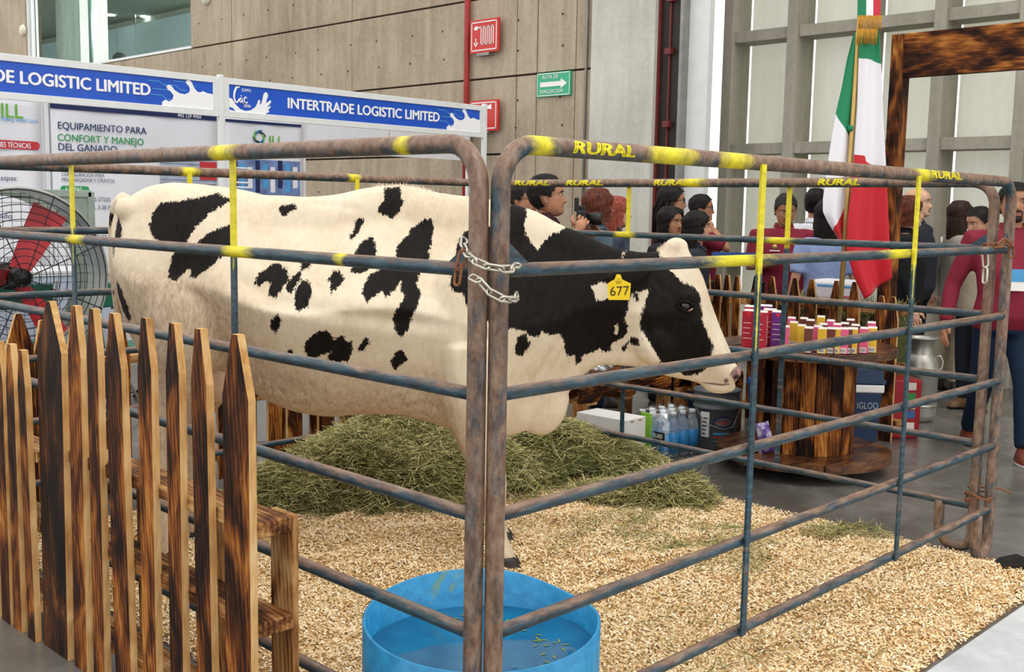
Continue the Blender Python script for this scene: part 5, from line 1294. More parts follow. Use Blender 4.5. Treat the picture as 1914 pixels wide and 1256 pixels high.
# water pack
wp = empty('water_pack', (3.62, 2.19, 0), -.1, 'shrink-wrapped pack of blue-labelled water bottles', 'water pack')
M_clear = N('clear_pet').set('dfe9ef', .08, 0, .5, **{'Transmission Weight': .75, 'IOR': 1.15}); M_wlab = mat('water_label_blue', '2a8fd0', .35, var=.2, scale=30); M_cap = mat('bottle_cap_white', 'dfe6ea', .4)
bprof = [(0, 0), (.028, 0), (.032, .008), (.032, .045), (.030, .05), (.032, .056), (.032, .13), (.030, .145), (.018, .178), (.0125, .19), (.0125, .205)]
bme = MB().lathe(bprof, 14).me('bottle'); bme.materials.append(M_clear); lme = MB().lathe([(.0326, .02), (.0326, .12)], 14).me('bottle_label'); lme.materials.append(M_wlab); kme = MB().lathe([(.0155, .198), (.0155, .215), (0, .215)], 12).me('cap'); kme.materials.append(M_cap)
for i in range(4):
    for j in range(3):
        o = link('bottle', bme, None, wp, (-.03+.068*i, -.07+.068*j, .002)); link('bottle_label', lme, None, o); link('cap', kme, None, o)
mb = MB(); vs_ = []
for k, (z, s_) in enumerate(((.0, .99), (.06, 1.0), (.13, 1.0), (.18, .95), (.215, .82), (.235, .4))):
    for a in np.linspace(0, 2*math.pi, 33)[:-1]:
        ca, sa = math.cos(a), math.sin(a); m_ = 1/max(abs(ca), abs(sa))**.8
        vs_.append((.072+.145*s_*ca*m_+random.uniform(-.004, .004), -.002+.112*s_*sa*m_+random.uniform(-.004, .004), z+random.uniform(-.004, .006)))
mb.add(vs_, [(i*32+j, i*32+(j+1) % 32, (i+1)*32+(j+1) % 32, (i+1)*32+j) for i in range(5) for j in range(32)], 0, True)
q = N('shrink_film'); nz = q.noise(q.coord(), 25, 4); q.bump(nz, .6, .01)
tr_ = q.n('ShaderNodeBsdfTransparent'); gl = q.n('ShaderNodeBsdfGlossy'); gl.inputs['Roughness'].default_value = .12; mx = q.n('ShaderNodeMixShader'); mx.inputs[0].default_value = .22
q.l(tr_.outputs[0], mx.inputs[1]); q.l(gl.outputs[0], mx.inputs[2]); q.l(mx.outputs[0], q.out.inputs[0]); M_film = q.m
mb.obj('film', M_film, wp)
for x_ in (-.06, .16): pass
mb = MB()
for z, w_ in ((.03, 0),): pass
bbox('green_band', (-.078, -.118, .0), (-.072, .116, .215), mat('lime_band', '8cc63f', .4), wp).scale = (1, .28, 1)
bbox('print_panel', (-.074, -.116, .10), (-.070, -.05, .135), M_black, wp); text('IRLAND', .03, M_cwh, wp, plane_mat((-.079, -.052, .117), (0, -1, 0), (0, 0, 1)), .02, width=.058)
wp.scale = (1.28, 1.28, 1.28)
# orange drink bottles
M_org = mat('orange_drink', 'b5452a', .2, var=.15)
ob = MB().lathe([(0, 0), (.030, 0), (.033, .008), (.033, .09), (.03, .12), (.033, .15), (.028, .175), (.014, .205), (.013, .22)], 14).me('body'); ob.materials.append(M_org)
oc_ = MB().lathe([(.017, .215), (.017, .235), (0, .235)], 12).me('cap'); oc_.materials.append(mat('cap_orange', 'c8502c', .4))
ow = MB().lathe([(.0336, .085), (.0336, .125)], 14).me('label_band'); ow.materials.append(M_clear)
for k, (x, y) in enumerate(((3.19, 2.53), (3.20, 2.60))):
    r = empty('drink_bottle', (x, y, .0), 0, ('orange drink bottle beside the bench leg', 'orange drink bottle touching the white carton')[k], 'bottle', 'orange drink bottles'); link('body', ob, None, r); link('cap', oc_, None, r); link('label_band', ow, None, r)
# bucket
p = pz(1345, 842, 0); bk = empty('bucket', (4.02+.08, 1.98+.10, 0), KROT, 'grey plastic paint bucket below the cow muzzle', 'bucket')
M_bg = mat('bucket_grey', '5c6266', .35, var=.06)
MB().lathe([(0, .004), (.122, .004), (.128, .015), (.138, .26), (.148, .262), (.148, .275), (.139, .277), (.141, .305), (.150, .307), (.150, .318), (.142, .32), (.1445, .365), (.151, .367), (.150, .378), (.140, .376), (.125, .03), (0, .025)], 40).obj('pail', M_bg, bk)
MB().tube([(-.143, -.01, .30), (-.13, -.075, .24), (-.07, -.14, .17), (.02, -.155, .145), (.08, -.145, .16), (.13, -.06, .24), (.143, -.01, .30)], .0025, 6).obj('wire_handle', M_chain, bk)
def wrap(par, pts, r0, z0, m, name, a0):      # flat print wrapped on the bucket wall
    mb = MB(); mb.add([((r0+.0012)*math.sin(a0+a/r0), -(r0+.0012)*math.cos(a0+a/r0), z0+b_) for a, b_ in pts], [tuple(range(len(pts)))]); return mb.obj(name, m, par)
def patch(a, b_, c, d, a0, z0, m, name):
    mb = MB(); n_ = 8; vs_ = []
    for i in range(n_+1):
        t = a+(b_-a)*i/n_
        for z in (c, d): rr = .128+.010*(z0+z-.015)/.245+.0012; vs_.append((rr*math.sin(a0+t/.133), -rr*math.cos(a0+t/.133), z0+z))
    mb.add(vs_, [(2*i, 2*i+2, 2*i+3, 2*i+1) for i in range(n_)], 0, True); return mb.obj(name, m, bk)
patch(-.03, .03, 0, .16, -.72, .085, M_cwh, 'paper_label')
for k in range(5): patch(-.02, .005+.004*k, 0, .010, -.72, .10+.025*k, M_black, 'label_print')
def oval(rx, rz, a0, z0, m, name, dr_):
    mb = MB(); n_ = 28; vs_ = [];
    for rr_ in (1.0, .0):
        for k in range(n_):
            t = 2*math.pi*k/n_; z = z0+rz*rr_*math.sin(t); x = rx*rr_*math.cos(t); R_ = .128+.010*(z-.015)/.245+dr_; vs_.append((R_*math.sin(a0+x/.133), -R_*math.cos(a0+x/.133), z))
    mb.add(vs_, [(k, (k+1) % n_, n_+(k+1) % n_, n_+k) for k in range(n_)], 0, True); mb.obj(name, m, bk)
oval(.062, .037, .15, .185, M_navy, 'oval_logo', .0015); oval(.052, .028, .17, .185, M_bg, 'oval_logo', .0022); oval(.044, .014, .15, .182, mat('logo_red_grey', '8c4a4c', .4), 'oval_logo', .0028)
patch(-.06, .05, 0, .012, .15, .105, M_lblue, 'print_line'); patch(-.06, .04, 0, .008, .15, .085, M_pred, 'print_line'); patch(-.06, -.02, 0, .006, .15, .06, M_lblue, 'print_line'); oval(.016, .02, .72, .095, M_pred, 'print_mark', .0016)
# crumpled clear wrap on the bench, blue tote behind
mb = MB(); 
for k in range(26):
    c = Vector((random.uniform(-.16, .16), random.uniform(-.1, .1), random.uniform(.02, .09))); a = random.uniform(0, 6.3)
    mb.ball(c, random.uniform(.03, .06), 8, 0, (1.2, .8, .6))
o = mb.obj('plastic_wrap', M_film, None, (3.62, 2.75, .425)); tag(o, 'crumpled clear plastic wrap on the pallet bench', 'plastic wrap')
tb = empty('blue_tote', K(1.72, 7.03), KROT, 'blue plastic tote seen through the spool slats', 'tote'); taper('bin', .24, .26, .28, .30, 0, .36, mat('tote_blue', '1d4fa0', .4), tb, .012); taper('lid', .30, .32, .28, .30, .36, .40, mat('tote_blue', '1d4fa0'), tb, .008)
# hay bale and feed bag behind the right fence
hb = MB()
for k in range(2600):
    f_ = random.random(); x, y, z = random.uniform(-.16, .16), random.uniform(-.42, .42), random.uniform(.0, .82)
    if f_ < .5: x = -.16+random.uniform(-.015, .01)
    else: z = .82+random.uniform(-.01, .05)
    a = random.uniform(0, 6.3); L = random.uniform(.03, .09); d = Vector((math.cos(a)*.3, math.cos(a), math.sin(a)))*L; s_ = Vector((0, .002, .0015)); c = Vector((x, y, z)); hb.add([c-d-s_, c-d+s_, c+d+s_, c+d-s_], [(0, 1, 2, 3)], 1)
hb.box((-.15, -.41, .0), (.15, .41, .81), 0); yb = pU(1560, 560, 5.42).y
o = hb.obj('hay_stack', [MATS['hay_core'], M_hay], None, (5.44, yb-.08, 0)); tag(o, 'green hay stacked behind the right picket pallet', 'hay', kind='stuff')
fbg = empty('feed_bag', (5.42, pU(1572, 550, 5.42).y, .86), 0, 'white feed sack with blue stripe lying on the hay', 'bag')
mb = MB().box((-.11, -.19, 0), (.11, .19, .17)); me = mb.me('sack'); bevel(me, .05, 3); link('sack', me, mat('woven_white', 'dcdbe0', .7, var=.08), fbg)
bbox('blue_stripe', (-.113, -.13, .12), (-.108, .13, .135), M_lblue, fbg); bbox('pink_print', (-.113, -.12, .05), (-.108, .02, .065), mat('print_pink', 'c9527c', .5), fbg)
# barrier belt
b0, b1 = pD(1330, 476, 8.3), pD(1425, 482, 8.3)
bb_ = empty('barrier_belt', (b0.x, b0.y, 0), 0, 'blue queue barrier belt between two posts', 'barrier')
d = b1-b0; L_ = math.hypot(d.x, d.y); bb_.rotation_euler = (0, 0, math.atan2(d.y, d.x))
bbox('belt', (0, -.004, b0.z-.045), (L_, .004, b0.z+.02), mat('belt_blue', '1f4f94', .5), bb_)
for x in (0, L_): MB().lathe([(0, 0), (.16, 0), (.16, .01), (.03, .03), (.03, .95), (.035, .96), (0, .97)], 16, 0, Matrix.Translation((x, 0, 0))).obj('barrier_post', M_black, bb_)
# black strap on the floor by the right foot
p = pz(1872, 1072, .0)
mb = MB().prism([(0, 0), (.16, 0), (.17, .02), (.12, .07), (.03, .06), (-.02, .02)], -.035, .035, 'y'); me = mb.me('rubber_foot'); bevel(me, .008, 2)
o = link('rubber_foot', me, mat('black_rubber', '131416', .35), None, (p.x-.02, p.y+.01, .001), (0, 0, KROT+.3)); tag(o, 'black rubber block on the floor by the right pen corner', 'rubber block')
# ================================================================== people
def mk_skin(name, a, b_):
    q = N(name); n1 = q.noise(q.coord(), 18, 3); return q.set(q.ramp(n1, [(.3, a), (.7, b_)]), .5, 0, .35, **{'Subsurface Weight': .05})
SKINS = [mk_skin('skin_tan', 'b8836a', 'cb9a7e'), mk_skin('skin_brown', 'a06f54', 'b68365'), mk_skin('skin_light', 'c89a7c', 'd8ae92')]
M_lip = mat('lips', '9a5548', .45); M_eyew = mat('eye_white', 'e6e0da', .3); M_iris = mat('eye_dark', '1c1210', .2); M_beard = mat('beard_hair', '2a201b', .8, var=.3, scale=90)
def mk_hair(name, a, b_):
    q = N(name); n1 = q.noise(q.coord((1, 1, .15)), 90, 3, .6, .5); q.bump(n1, .5, .004); return q.set(q.ramp(n1, [(.35, a), (.65, b_)]), .55, 0, .16)
HAIR = {'black': mk_hair('hair_black', '0c0a0a', '1f1b1a'), 'brown': mk_hair('hair_brown', '2a1711', '55332a'), 'auburn': mk_hair('hair_auburn', '3d1d14', '6a3826'), 'red': mk_hair('hair_red', '6b2c22', '9c5142'), 'grey': mk_hair('hair_greying', '161413', '35302d'), 'dark': mk_hair('hair_dark_brown', '1c120d', '3c2a20')}
def cloth(name, c): return mat('cloth_'+name, c, .8, var=.14, scale=14, bump=.25, spec=.2)
LV = [(-.03, .26, .02, .10), (.0, .33, -.03, .17), (.05, .395, -.10, .225), (.12, .405, -.17, .27), (.20, .405, -.25, .30), (.30, .41, -.36, .325), (.42, .405, -.42, .338), (.50, .385, -.45, .34), (.58, .41, -.465, .342), (.66, .415, -.47, .34), (.76, .385, -.46, .325), (.86, .30, -.40, .275), (.93, .20, -.29, .20), (.98, .08, -.16, .11), (1.0, -.02, -.06, .02)]
lz = [l[0] for l in LV]
def head_ring(z):
    return [float(crom(lz, [l[k] for l in LV], [z])[0]) for k in (1, 2, 3)]
RINGS = {}
def ring(z):
    z = round(z, 4)
    if z not in RINGS: RINGS[z] = head_ring(z)
    return RINGS[z]
HZ = sorted(set([-.03, 0, .025, .05, .085, .12, .15, .17, .185, .20, .215, .235, .26, .285, .30, .32, .345, .37, .40, .43, .46, .485, .51, .535, .565, .60, .65, .70, .76, .81, .86, .90, .93, .96, .98, 1.0]))
NA = 44
def ang(t): return 2*math.pi*t-.62*math.sin(2*math.pi*t)
def head_pt(z, a):
    f, b_, w = ring(z); c, s = math.cos(a), math.sin(a)
    y = (f+b_)/2+(f-b_)/2*(abs(c)**.9*math.copysign(1, c)); x = w*(abs(s)**.88*math.copysign(1, s))
    if c > 0:
        nb = float(np.interp(z, [.27, .295, .32, .35, .40, .46, .52, .57], [0, .045, .09, .095, .072, .045, .022, .0]))
        wd0 = float(np.interp(z, [.28, .33, .4, .55], [.062, .06, .042, .035])); y += nb*math.exp(-(x/wd0)**2)
        y -= .030*math.exp(-((abs(x)-.145)/.065)**2-((z-.505)/.045)**2)
        y += .018*math.exp(-(x/.09)**2)*(math.exp(-((z-.215)/.018)**2)+math.exp(-((z-.168)/.02)**2))-.012*math.exp(-(x/.1)**2-((z-.192)/.009)**2)
        y += .02*math.exp(-(x/.1)**2-((z-.06)/.05)**2)+.012*math.exp(-((abs(x)-.14)/.09)**2-((z-.575)/.03)**2)
    return x, y, z
def head_mb(mb, M, beard=None):
    n0 = len(mb.f); vs_ = [head_pt(z, ang(j/NA)) for z in HZ for j in range(NA)]
    k = len(HZ)
    mb.add(vs_, [(i*NA+j, i*NA+(j+1) % NA, (i+1)*NA+(j+1) % NA, (i+1)*NA+j) for i in range(k-1) for j in range(NA)]+[tuple(range(NA-1, -1, -1))], 0, True, M)
    for i in range(k-1):
        for j in range(NA):
            z = (HZ[i]+HZ[i+1])/2; x, y, _ = head_pt(z, ang((j+.5)/NA)); fi = n0+i*NA+j
            if .155 < z < .235 and abs(x) < .105-.6*abs(z-.192) and y > .2: mb.m[fi] = 1
            elif beard == 'full' and y > -.02 and (z < .155+.6*max(0, abs(x)-.1) or (.235 < z < .285 and abs(x) < .13)): mb.m[fi] = 3
            elif beard == 'goatee' and y > .2 and ((z < .15 and abs(x) < .14) or (.24 < z < .275 and abs(x) < .12) or (.1 < z < .27 and .105 < abs(x) < .15)): mb.m[fi] = 3
    for s in (-1, 1):
        mb.ball((s*.145, .345, .505), .052, 10, 2, (1.0, .55, .52), M); mb.ball((s*.145, .372, .505), .024, 8, 4, (1, .5, 1), M)
        mb.tube([M @ Vector(p) for p in ((s*.06, .415, .585), (s*.13, .415, .605), (s*.215, .345, .585))], [.010*M.to_scale()[0], .014*M.to_scale()[0], .007*M.to_scale()[0]], 6, 3)
        mb.ball((s*.345, -.03, .44), .10, 12, 0, (.30, .62, 1.15), M); mb.ball((s*.35, .0, .33), .045, 8, 0, (.5, .8, 1.0), M)
def hair_mb(style, M, M_):
    mb = MB()
    def keep(z, a):
        d = abs(math.degrees((a+math.pi) % (2*math.pi)-math.pi))
        if style in ('short', 'dreads'): ln = np.interp(d, [0, 35, 55, 68, 80, 95, 110, 180], [.80, .80, .72, .62, .40, .58, .22, .12])
        elif style == 'bob': ln = np.interp(d, [0, 25, 45, 60, 75, 180], [.82, .80, .66, .25, .02, -.03])
        else: ln = np.interp(d, [0, 25, 45, 62, 78, 180], [.84, .80, .66, .42, .02, -.03])
        return z > ln
    zs = [z for z in HZ if z >= -.03]; th = {'short': .055, 'dreads': .07, 'bob': .095, 'long': .075}[style]; idx = {}; vs_ = []; fs = []
    def pt(z, a):
        f, b_, w = ring(z); c, s = math.cos(a), math.sin(a)
        y = (f+b_)/2+(f-b_)/2*(abs(c)**.9*math.copysign(1, c)); x = w*(abs(s)**.88*math.copysign(1, s))
        lo = .3 if style in ('bob', 'long') else 0
        if z < .5 and lo: x = math.copysign(max(abs(x), .33*abs(s)), s) if abs(s) > .01 else x; y = min(y, -.40*abs(c)) if c < 0 else y
        cx_, cy_ = 0, -.03; r = math.hypot(x-cx_, y-cy_) or 1e-6
        g = th*(1+.18*math.sin(9*a+14*z)*math.sin(5*a-9*z)); return (x+(x-cx_)/r*g, y+(y-cy_)/r*g, z+(th*.9 if z > .9 else th*.5*max(0, z-.6)))
    for i, z in enumerate(zs):
        for j in range(NA): vs_.append(pt(z, ang(j/NA)))
    for i in range(len(zs)-1):
        for j in range(NA):
            if keep((zs[i]+zs[i+1])/2, ang((j+.5)/NA)): fs.append((i*NA+j, i*NA+(j+1) % NA, (i+1)*NA+(j+1) % NA, (i+1)*NA+j))
    fs.append(tuple((len(zs)-1)*NA+j for j in range(NA)))
    mb.add(vs_, fs, 0, True, M)
    if style == 'long':
        vs2 = []; zz2 = np.linspace(.45, -1.15, 16); aa = np.radians(np.linspace(72, 288, 26))
        for z in zz2:
            w = np.interp(z, [-1.15, -.4, .1, .45], [.30, .42, .44, .42]); bk = np.interp(z, [-1.15, -.5, 0, .45], [-.42, -.50, -.52, -.52])
            for a in aa: vs2.append((w*math.sin(a), (bk*-math.cos(a)*-1 if False else (-.02+(abs(bk)-.02)*math.cos(a) if math.cos(a) < 0 else .10*math.cos(a))), z+.03*math.sin(7*a)*(z < -1)))
        mb.add(vs2, [(i*26+j, i*26+j+1, (i+1)*26+j+1, (i+1)*26+j) for i in range(15) for j in range(25)], 0, True, M)
    if style == 'dreads':
        sc = M.to_scale()[0]
        for k in range(26):
            a = math.radians(random.uniform(70, 290)); z0 = random.uniform(.45, .95); p0 = Vector(head_pt(z0, a)); e = Vector((p0.x*1.25, min(p0.y, -.1)*1.15-.1, -.45-random.random()*.35)); mid = Vector((p0.x*1.3, p0.y*1.2-.08, (z0+e.z)/2+.2))
            mb.tube([M @ p0, M @ mid, M @ e], [.03*sc, .032*sc, .022*sc], 6)
    return mb
def hand_mb(mb, wrist, d, up, L, curl, side):
    """palm, four fingers, thumb; d = pointing direction, up = palm normal"""
    d = d.normalized(); up = (up-d*up.dot(d)).normalized(); s = d.cross(up)*side
    R_ = Matrix((s, d, up)).transposed().to_4x4(); T_ = Matrix.Translation(wrist+d*L*.24)
    mb.ball((0, 0, 0), L*.5, 12, 0, (.43, .56, .20), T_ @ R_)
    for k, (o_, l_) in enumerate(((-.30, .40), (-.10, .46), (.10, .43), (.28, .34))):
        b0 = wrist+d*L*.48+s*L*o_*.62; p = [b0-d*L*.08]; dd = d.copy()
        for q in range(3):
            c_ = curl*(.35+.25*q); dd = (dd*math.cos(c_)+(-up)*math.sin(c_)).normalized(); p.append(p[-1]+dd*L*l_*(.42, .33, .28)[q])
        mb.tube(p, [L*.062, L*.056, L*.050, L*.036], 8)
    t0 = wrist+d*L*.14-s*L*.17; t1 = t0+(d*.55-s*.75).normalized()*L*.22-up*L*.03; t2 = t1+(d*.9-s*.2-up*.25*curl).normalized()*L*.2
    mb.tube([t0, t1, t2], [L*.08, L*.066, L*.045], 8)
def person(label, px, yt, Y, yaw, top, pants, hair, hcol, sk=0, fat=1.0, sleeve='short', arms=None, hyaw=0, hpitch=0, coat=0.0, glasses=False, beard=None, feet=None, shoe='2a2320', hs=1.0, collar=None, curl=.5, wide=1.0):
    p = pD(px, yt, Y); dcm = p-CAMP; X = dcm.dot(Rt); h = p.z; hh = .137*h*hs
    r = empty('person', K(X, Y), KROT+math.radians(yaw)-math.pi/2, label, 'person')
    V3 = lambda a: Vector(a)*h
    arms = arms or {}; sh = .108*min(fat, 1.15)
    A = {}
    for s, key in ((1, 'R'), (-1, 'L')):
        e, w = arms.get(key, ((.145*s*fat, -.015, .63), (.15*s*fat, .035, .475))); A[s] = [V3((sh*s, 0, .80)), V3(e), V3(w)]
    legs = feet or {1: ((.056, .01, .275), (.058, -.01, .045)), -1: ((-.056, .01, .275), (-.058, -.01, .045))}
    skin = SKINS[sk]
    # body
    mb = MB()
    def loft(mb, lv, n=20):
        vs_ = [(x_*math.cos(2*math.pi*j/n)*h, (y_*math.sin(2*math.pi*j/n)+o_)*h, z*h) for z, x_, y_, o_ in lv for j in range(n)]
        k = len(lv); mb.add(vs_, [(i*n+j, i*n+(j+1) % n, (i+1)*n+(j+1) % n, (i+1)*n+j) for i in range(k-1) for j in range(n)]+[tuple(range(n-1, -1, -1)), tuple((k-1)*n+j for j in range(n))], 0, True)
    TL = [(.47, .085, .06, 0), (.52, .092, .066, 0), (.60, .080, .060, .004*fat), (.68, .088, .066, .004), (.75, .098, .066, 0), (.80, .095, .052, -.004), (.835, .05, .04, -.006), (.85, .033, .034, -.004)]
    loft(mb, [(z, a*(.96 if fat < 1.05 else fat*.92), b_*.92, o_) for z, a, b_, o_ in TL])
    mb.tube([V3((0, -.008, .82)), V3((0, .002, .865)), V3((0, .008, .905))], [.036*h, .033*h, .034*h], 14)
    for s in (1, -1):
        a, e, w = A[s]; mb.tube([a-Vector((.03*s*h, 0, 0)), a, a.lerp(e, .5), e, e.lerp(w, .35), w], [.03*h, .030*h, .027*h, .022*h, .024*h, .0165*h], 12)
        k, f = legs[s]; hp = V3((.05*s, 0, .50)); kn, an = V3(k), V3(f)
        mb.tube([hp, hp.lerp(kn, .4), kn, kn.lerp(an, .35), an], [.052*h, .047*h, .033*h, .034*h, .022*h], 12)
    bm_ = remesh(mb, .016, 3)
    mb2 = MB(); mb2.add([v.co for v in bm_.vertices], [tuple(q.vertices) for q in bm_.polygons], 0, True); bpy.data.meshes.remove(bm_)
    HM = Matrix.Translation(V3((0, .004, 1.0))-Vector((0, 0, hh*.97))) @ Matrix.Rotation(math.radians(-hyaw) if False else math.radians(hyaw), 4, 'Z') @ Matrix.Rotation(math.radians(-hpitch), 4, 'X') @ Matrix.Diagonal((hh, hh, hh, 1))
    head_mb(mb2, HM, beard)
    for s in (1, -1):
        d = (A[s][2]-A[s][1]).normalized(); hand_mb(mb2, A[s][2]-d*.01, d, Vector((s*1.0, .15, .1)) if abs(d.z) > .5 else Vector((.25*s, -.2, 1)), .108*h, curl, s)
    me = mb2.me('body', fix=False)
    for m in (skin, M_lip, M_eyew, HAIR.get(hcol, HAIR['black']) if beard is None else M_beard, M_iris): me.materials.append(m)
    link('body', me, None, r)
    # clothes
    mb = MB(); z0 = coat if coat else .47
    lv = [(z, a*fat+.010, b_*fat+.012, o_+(.012*(fat-1)*8 if .5 < z < .7 else 0)) for z, a, b_, o_ in TL if z >= min(z0, .47) and z < .84]
    if coat: lv = [(coat, .105*fat*wide, .085*fat, 0), ((coat+.47)/2, .102*fat, .08*fat, 0)]+lv
    loft(mb, lv)
    for s in (1, -1):
        a, e, w = A[s]; b0 = a-Vector((.035*s*h, 0, 0))
        if sleeve == 'long': mb.tube([b0, a, a.lerp(e, .5), e, e.lerp(w, .5), e.lerp(w, .93)], [.038*h, .042*h*min(fat, 1.15), .037*h, .031*h, .029*h, .025*h], 12)
        elif sleeve == 'short': mb.tube([b0, a, a.lerp(e, .5), a.lerp(e, .8)], [.038*h, .042*h*min(fat, 1.15), .038*h, .037*h], 12)
        else: mb.tube([b0, a], [.036*h, .036*h], 12)
    link('jacket' if (sleeve == 'long' or coat) else 'shirt', remesh(mb, .017, 3), top, r)
    cm = collar or top
    mb = MB(); n_ = 18; vs_ = []
    for z, rr in ((.835, .046), (.858, .041), (.862, .043), (.84, .05)):
        for j in range(n_): a = 2*math.pi*j/n_; vs_.append((rr*h*math.sin(a), (rr*.95*math.cos(a)-.002+(.012 if z < .85 and math.cos(a) > .6 else 0))*h, (z-(.018 if math.cos(a) > .75 else 0))*h))
    mb.add(vs_, [(i*n_+j, i*n_+(j+1) % n_, (i+1)*n_+(j+1) % n_, (i+1)*n_+j) for i in range(3) for j in range(n_)], 0, True); mb.obj('collar', cm, r)
    mb = MB()
    loft(mb, [(.46, .085*fat**.6+.01, .07*fat**.6+.01, 0), (.50, .092*fat**.7+.008, .07*fat**.7+.01, 0), (.535, .09*fat**.8+.006, .068*fat**.8+.008, 0)])
    for s in (1, -1):
        k, f = legs[s]; hp = V3((.05*s, 0, .50)); kn, an = V3(k), V3(f)
        mb.tube([hp, hp.lerp(kn, .45), kn, kn.lerp(an, .5), an.lerp(kn, .05)], [.062*h*wide, .056*h*wide, .043*h*wide, .039*h*wide, .036*h*wide], 14)
    link('trousers', remesh(mb, .019, 3), pants, r)
    for s in (1, -1):
        f = V3(legs[s][1]); mb = MB(); vs_ = []
        for z, w, fr, bk in ((0, .036, .105, .035), (.012, .037, .107, .037), (.03, .034, .098, .036), (.048, .028, .05, .034), (.066, .024, .024, .030)):
            for j in range(16):
                a = 2*math.pi*j/16; c_, s_ = math.cos(a), math.sin(a); vs_.append((w*h*s_*.95, (fr if c_ > 0 else bk)*h*c_*.9, z*h*.95))
        mb.add(vs_, [(i*16+j, i*16+(j+1) % 16, (i+1)*16+(j+1) % 16, (i+1)*16+j) for i in range(4) for j in range(16)]+[tuple(range(15, -1, -1)), tuple(64+j for j in range(16))], 0, True)
        for fi in range(16): mb.m[fi] = 1
        mb.obj('shoe', [mat('shoe_'+shoe, shoe, .4), M_swh if shoe == '6b3322' else M_black], r, (f.x, f.y, max(0.0, f.z-.045*h)))
    if hair != 'bald': hair_mb(hair, HM, None).obj('hair', HAIR[hcol], r)
    if glasses:
        mb = MB()
        for s in (-1, 1):
            mb.tube([HM @ Vector((s*.145+.105*math.cos(a), .43-.04*abs(math.cos(a))*(1 if s*math.cos(a) > 0 else .2), .50+.075*math.sin(a))) for a in np.linspace(0, 2*math.pi, 17)[:-1]], .011*hh, 5, closed=True)
            mb.tube([HM @ Vector((s*.25, .39, .52)), HM @ Vector((s*.345, .25, .53)), HM @ Vector((s*.36, -.02, .52))], .010*hh, 5)
        mb.tube([HM @ Vector((-.045, .435, .51)), HM @ Vector((.045, .435, .51))], .011*hh, 5); mb.obj('glasses', M_black, r)
    r['h'] = h; del r['h']
    return r, h, HM
C_burg = cloth('burgundy', '7d2436'); C_black = cloth('black', '17171a'); C_navy = cloth('navy_jeans', '1c2a44'); C_white = cloth('white', 'd3d3da'); C_denim = cloth('denim_jacket', '51636f'); C_ltblue = cloth('light_blue', '8ea3cf'); C_grey = cloth('grey_coat', '9c968c'); C_dark = cloth('charcoal', '2a2e38'); C_beige = cloth('beige', 'b9ab96')
ARM_FWD = {'R': ((.135, .04, .64), (.05, .16, .70)), 'L': ((-.135, .04, .64), (-.05, .16, .70))}
person('man in glasses and burgundy shirt half hidden behind the photographer', 978, 345, 7.9, -35, C_burg, C_navy, 'short', 'black', 1, glasses=True)
cam_arms = {'R': ((.145, .05, .67), (.075, .125, .80)), 'L': ((-.14, .05, .67), (-.06, .165, .775))}
pr_, ph, HM = person('man in dark polo raising a camera beside the cow neck', 1022, 330, 7.2, -4, cloth('dark_maroon', '3a1c26'), C_navy, 'short', 'black', 1, 1.1, arms=cam_arms, hs=1.12, hpitch=-2, curl=1.1)
pc = empty('photo_camera', pr_.location+Vector((0, 0, 0)), pr_.rotation_euler.z, 'black photo camera held by the man in dark polo', 'camera')
cz = .845*ph; bbox('camera_body', (-.075, .20, cz-.05), (.075, .265, cz+.05), M_black, pc, .012); bbox('viewfinder', (-.03, .205, cz+.045), (.03, .26, cz+.08), M_black, pc, .01)
MB().lathe([(0, 0), (.036, 0), (.036, .05), (.042, .055), (.042, .10), (.034, .105), (.03, .10), (0, .09)], 20, 0, Matrix.Translation((0, .26, cz-.005)) @ Matrix.Rotation(-math.pi/2, 4, 'X')).obj('lens', M_black, pc)
bbox('eyecup_screen', (.02, .185, cz+.04), (.05, .215, cz+.13), M_black, pc, .006)
person('woman with brown bob in a denim jacket', 1118, 357, 7.7, 15, C_denim, C_navy, 'bob', 'auburn', 0, .95, 'long', collar=C_denim)
person('woman with long red hair and glasses behind the denim jacket', 1153, 371, 8.25, -8, cloth('striped_top', '3c4253'), C_navy, 'long', 'red', 2, .9, 'long', glasses=True)
person('bearded man with dreadlocks and glasses in black shirt', 1256, 350, 8.75, -5, C_black, C_navy, 'dreads', 'black', 1, 1.1, glasses=True, beard='full')
person('woman with long black hair in a dark floral top', 1253, 390, 8.05, -48, cloth('dark_floral', '2a2629'), C_black, 'long', 'black', 1, .95, hyaw=0)
person('young woman with long black hair in dark jacket above the cow poll', 1303, 398, 7.75, -12, C_dark, C_navy, 'long', 'black', 0, .92, 'long')
person('man in glasses and burgundy polo with hand on cheek', 1311, 366, 9.45, -8, C_burg, C_navy, 'short', 'black', 1, 1.1, glasses=True, arms={'R': ((.13, .15, .72), (.075, .055, .835)), 'L': ((-.12, .1, .64), (-.03, .2, .66))})
pr_, ph, HM = person('stout man in burgundy polo looking down at his phone', 1468, 364, 8.85, -95, C_burg, C_navy, 'short', 'grey', 1, 1.22, hpitch=22, arms={'R': ((.165, .03, .64), (.045, .185, .675)), 'L': ((-.165, .03, .64), (-.045, .185, .675))}, curl=.9)
ph_ = bbox('phone', (-.036, -.004, -.075), (.036, .004, .075), M_black, None, .003); ph_.matrix_world = Matrix.Translation(pr_.location) @ Matrix.Rotation(pr_.rotation_euler.z, 4, 'Z') @ Matrix.Translation((0, .24*ph, .70*ph)) @ Matrix.Rotation(math.radians(-55), 4, 'X'); tag(ph_, 'black phone in the hands of the stout man', 'phone')
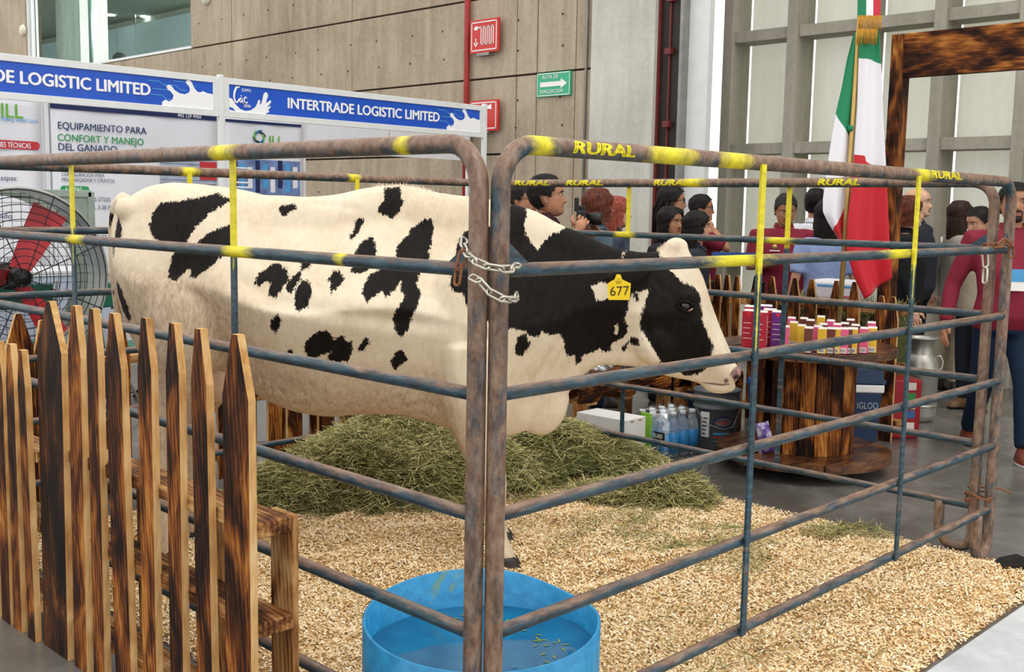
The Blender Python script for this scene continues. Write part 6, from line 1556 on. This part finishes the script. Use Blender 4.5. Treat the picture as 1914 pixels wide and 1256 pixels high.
o = MB().lathe([(0, 0), (.022, 0), (.022, .003), (0, .003)], 16, 0, Matrix.Translation((.055*ph, .0, .745*ph)) @ Matrix.Rotation(-math.pi/2, 4, 'X')).obj('shirt_emblem', M_gold, pr_, (0, .105*ph, 0)); bbox('emblem_print', (.03*ph, .105*ph, .725*ph), (.08*ph, .107*ph, .730*ph), M_swh, pr_)
person('man with short black hair in white shirt turned away by the flag', 1526, 355, 9.2, 62, C_white, C_navy, 'short', 'black', 1, 1.05, 'long')
person('woman with long black hair seen from behind in pale blue clothes', 1547, 377, 8.1, 95, C_ltblue, C_ltblue, 'long', 'black', 0, 1.0, 'short', wide=1.35)
person('woman with straight brown hair in a long black coat', 1699, 371, 8.4, -15, C_black, C_black, 'bob', 'auburn', 2, 1.1, 'long', coat=.30)
pr_, ph, HM = person('bald man in black quilted vest behind the woman in black', 1716, 353, 9.1, -38, C_dark, C_black, 'bald', 'black', 2, 1.18, 'long')
bx_ = .118*ph
MB().lathe([(.016, 0), (.028, 0), (.028, .003), (.016, .003)], 18, 0, Matrix.Translation((-.075*ph, .104*ph, .755*ph)) @ Matrix.Rotation(-math.pi/2, 4, 'X')).obj('vest_logo', M_swh, pr_); text('Leche', .05, M_swh, pr_, plane_mat((-.03*ph, .112*ph, .715*ph), (-1, 0, 0), (0, 0, 1)), .0)
person('woman with long brown hair and bright scarf in grey coat', 1796, 379, 9.2, 12, C_grey, C_beige, 'long', 'dark', 2, .98, 'long', coat=.42, collar=cloth('bright_scarf', 'a5432f'))
person('man with black hair and white collar bending behind the burgundy man', 1838, 389, 8.3, -160, C_beige, C_dark, 'short', 'black', 0, 1.05, 'long', hpitch=15, collar=C_white, shoe='7a5a3a')
pr_, ph, HM = person('man in burgundy shirt walking towards the camera at the right edge', 1898, 345, 6.75, -102, C_burg, cloth('dark_blue_jeans', '16263c'), 'short', 'black', 1, 1.25, 'long', beard='goatee', shoe='6b3322', arms={'R': ((.19, -.01, .63), (.215, .04, .485)), 'L': ((-.19, -.02, .63), (-.20, .05, .49))}, feet={1: ((.06, -.02, .275), (.062, -.20, .05)), -1: ((-.06, .10, .28), (-.06, .15, .045))})
bd = bbox('name_badge', (-.045, .0, -.065), (.045, .003, .065), M_swh, pr_, 0, (0, .125*ph, .66*ph)); bbox('badge_print', (-.045, .003, -.01), (.045, .0045, .065), M_lblue, pr_, 0, (0, .125*ph, .66*ph)); bbox('belt', (-.118*ph, -.088*ph, .515*ph), (.118*ph, .098*ph, .535*ph), mat('brown_belt', '4a2a1c', .5), pr_, .02)
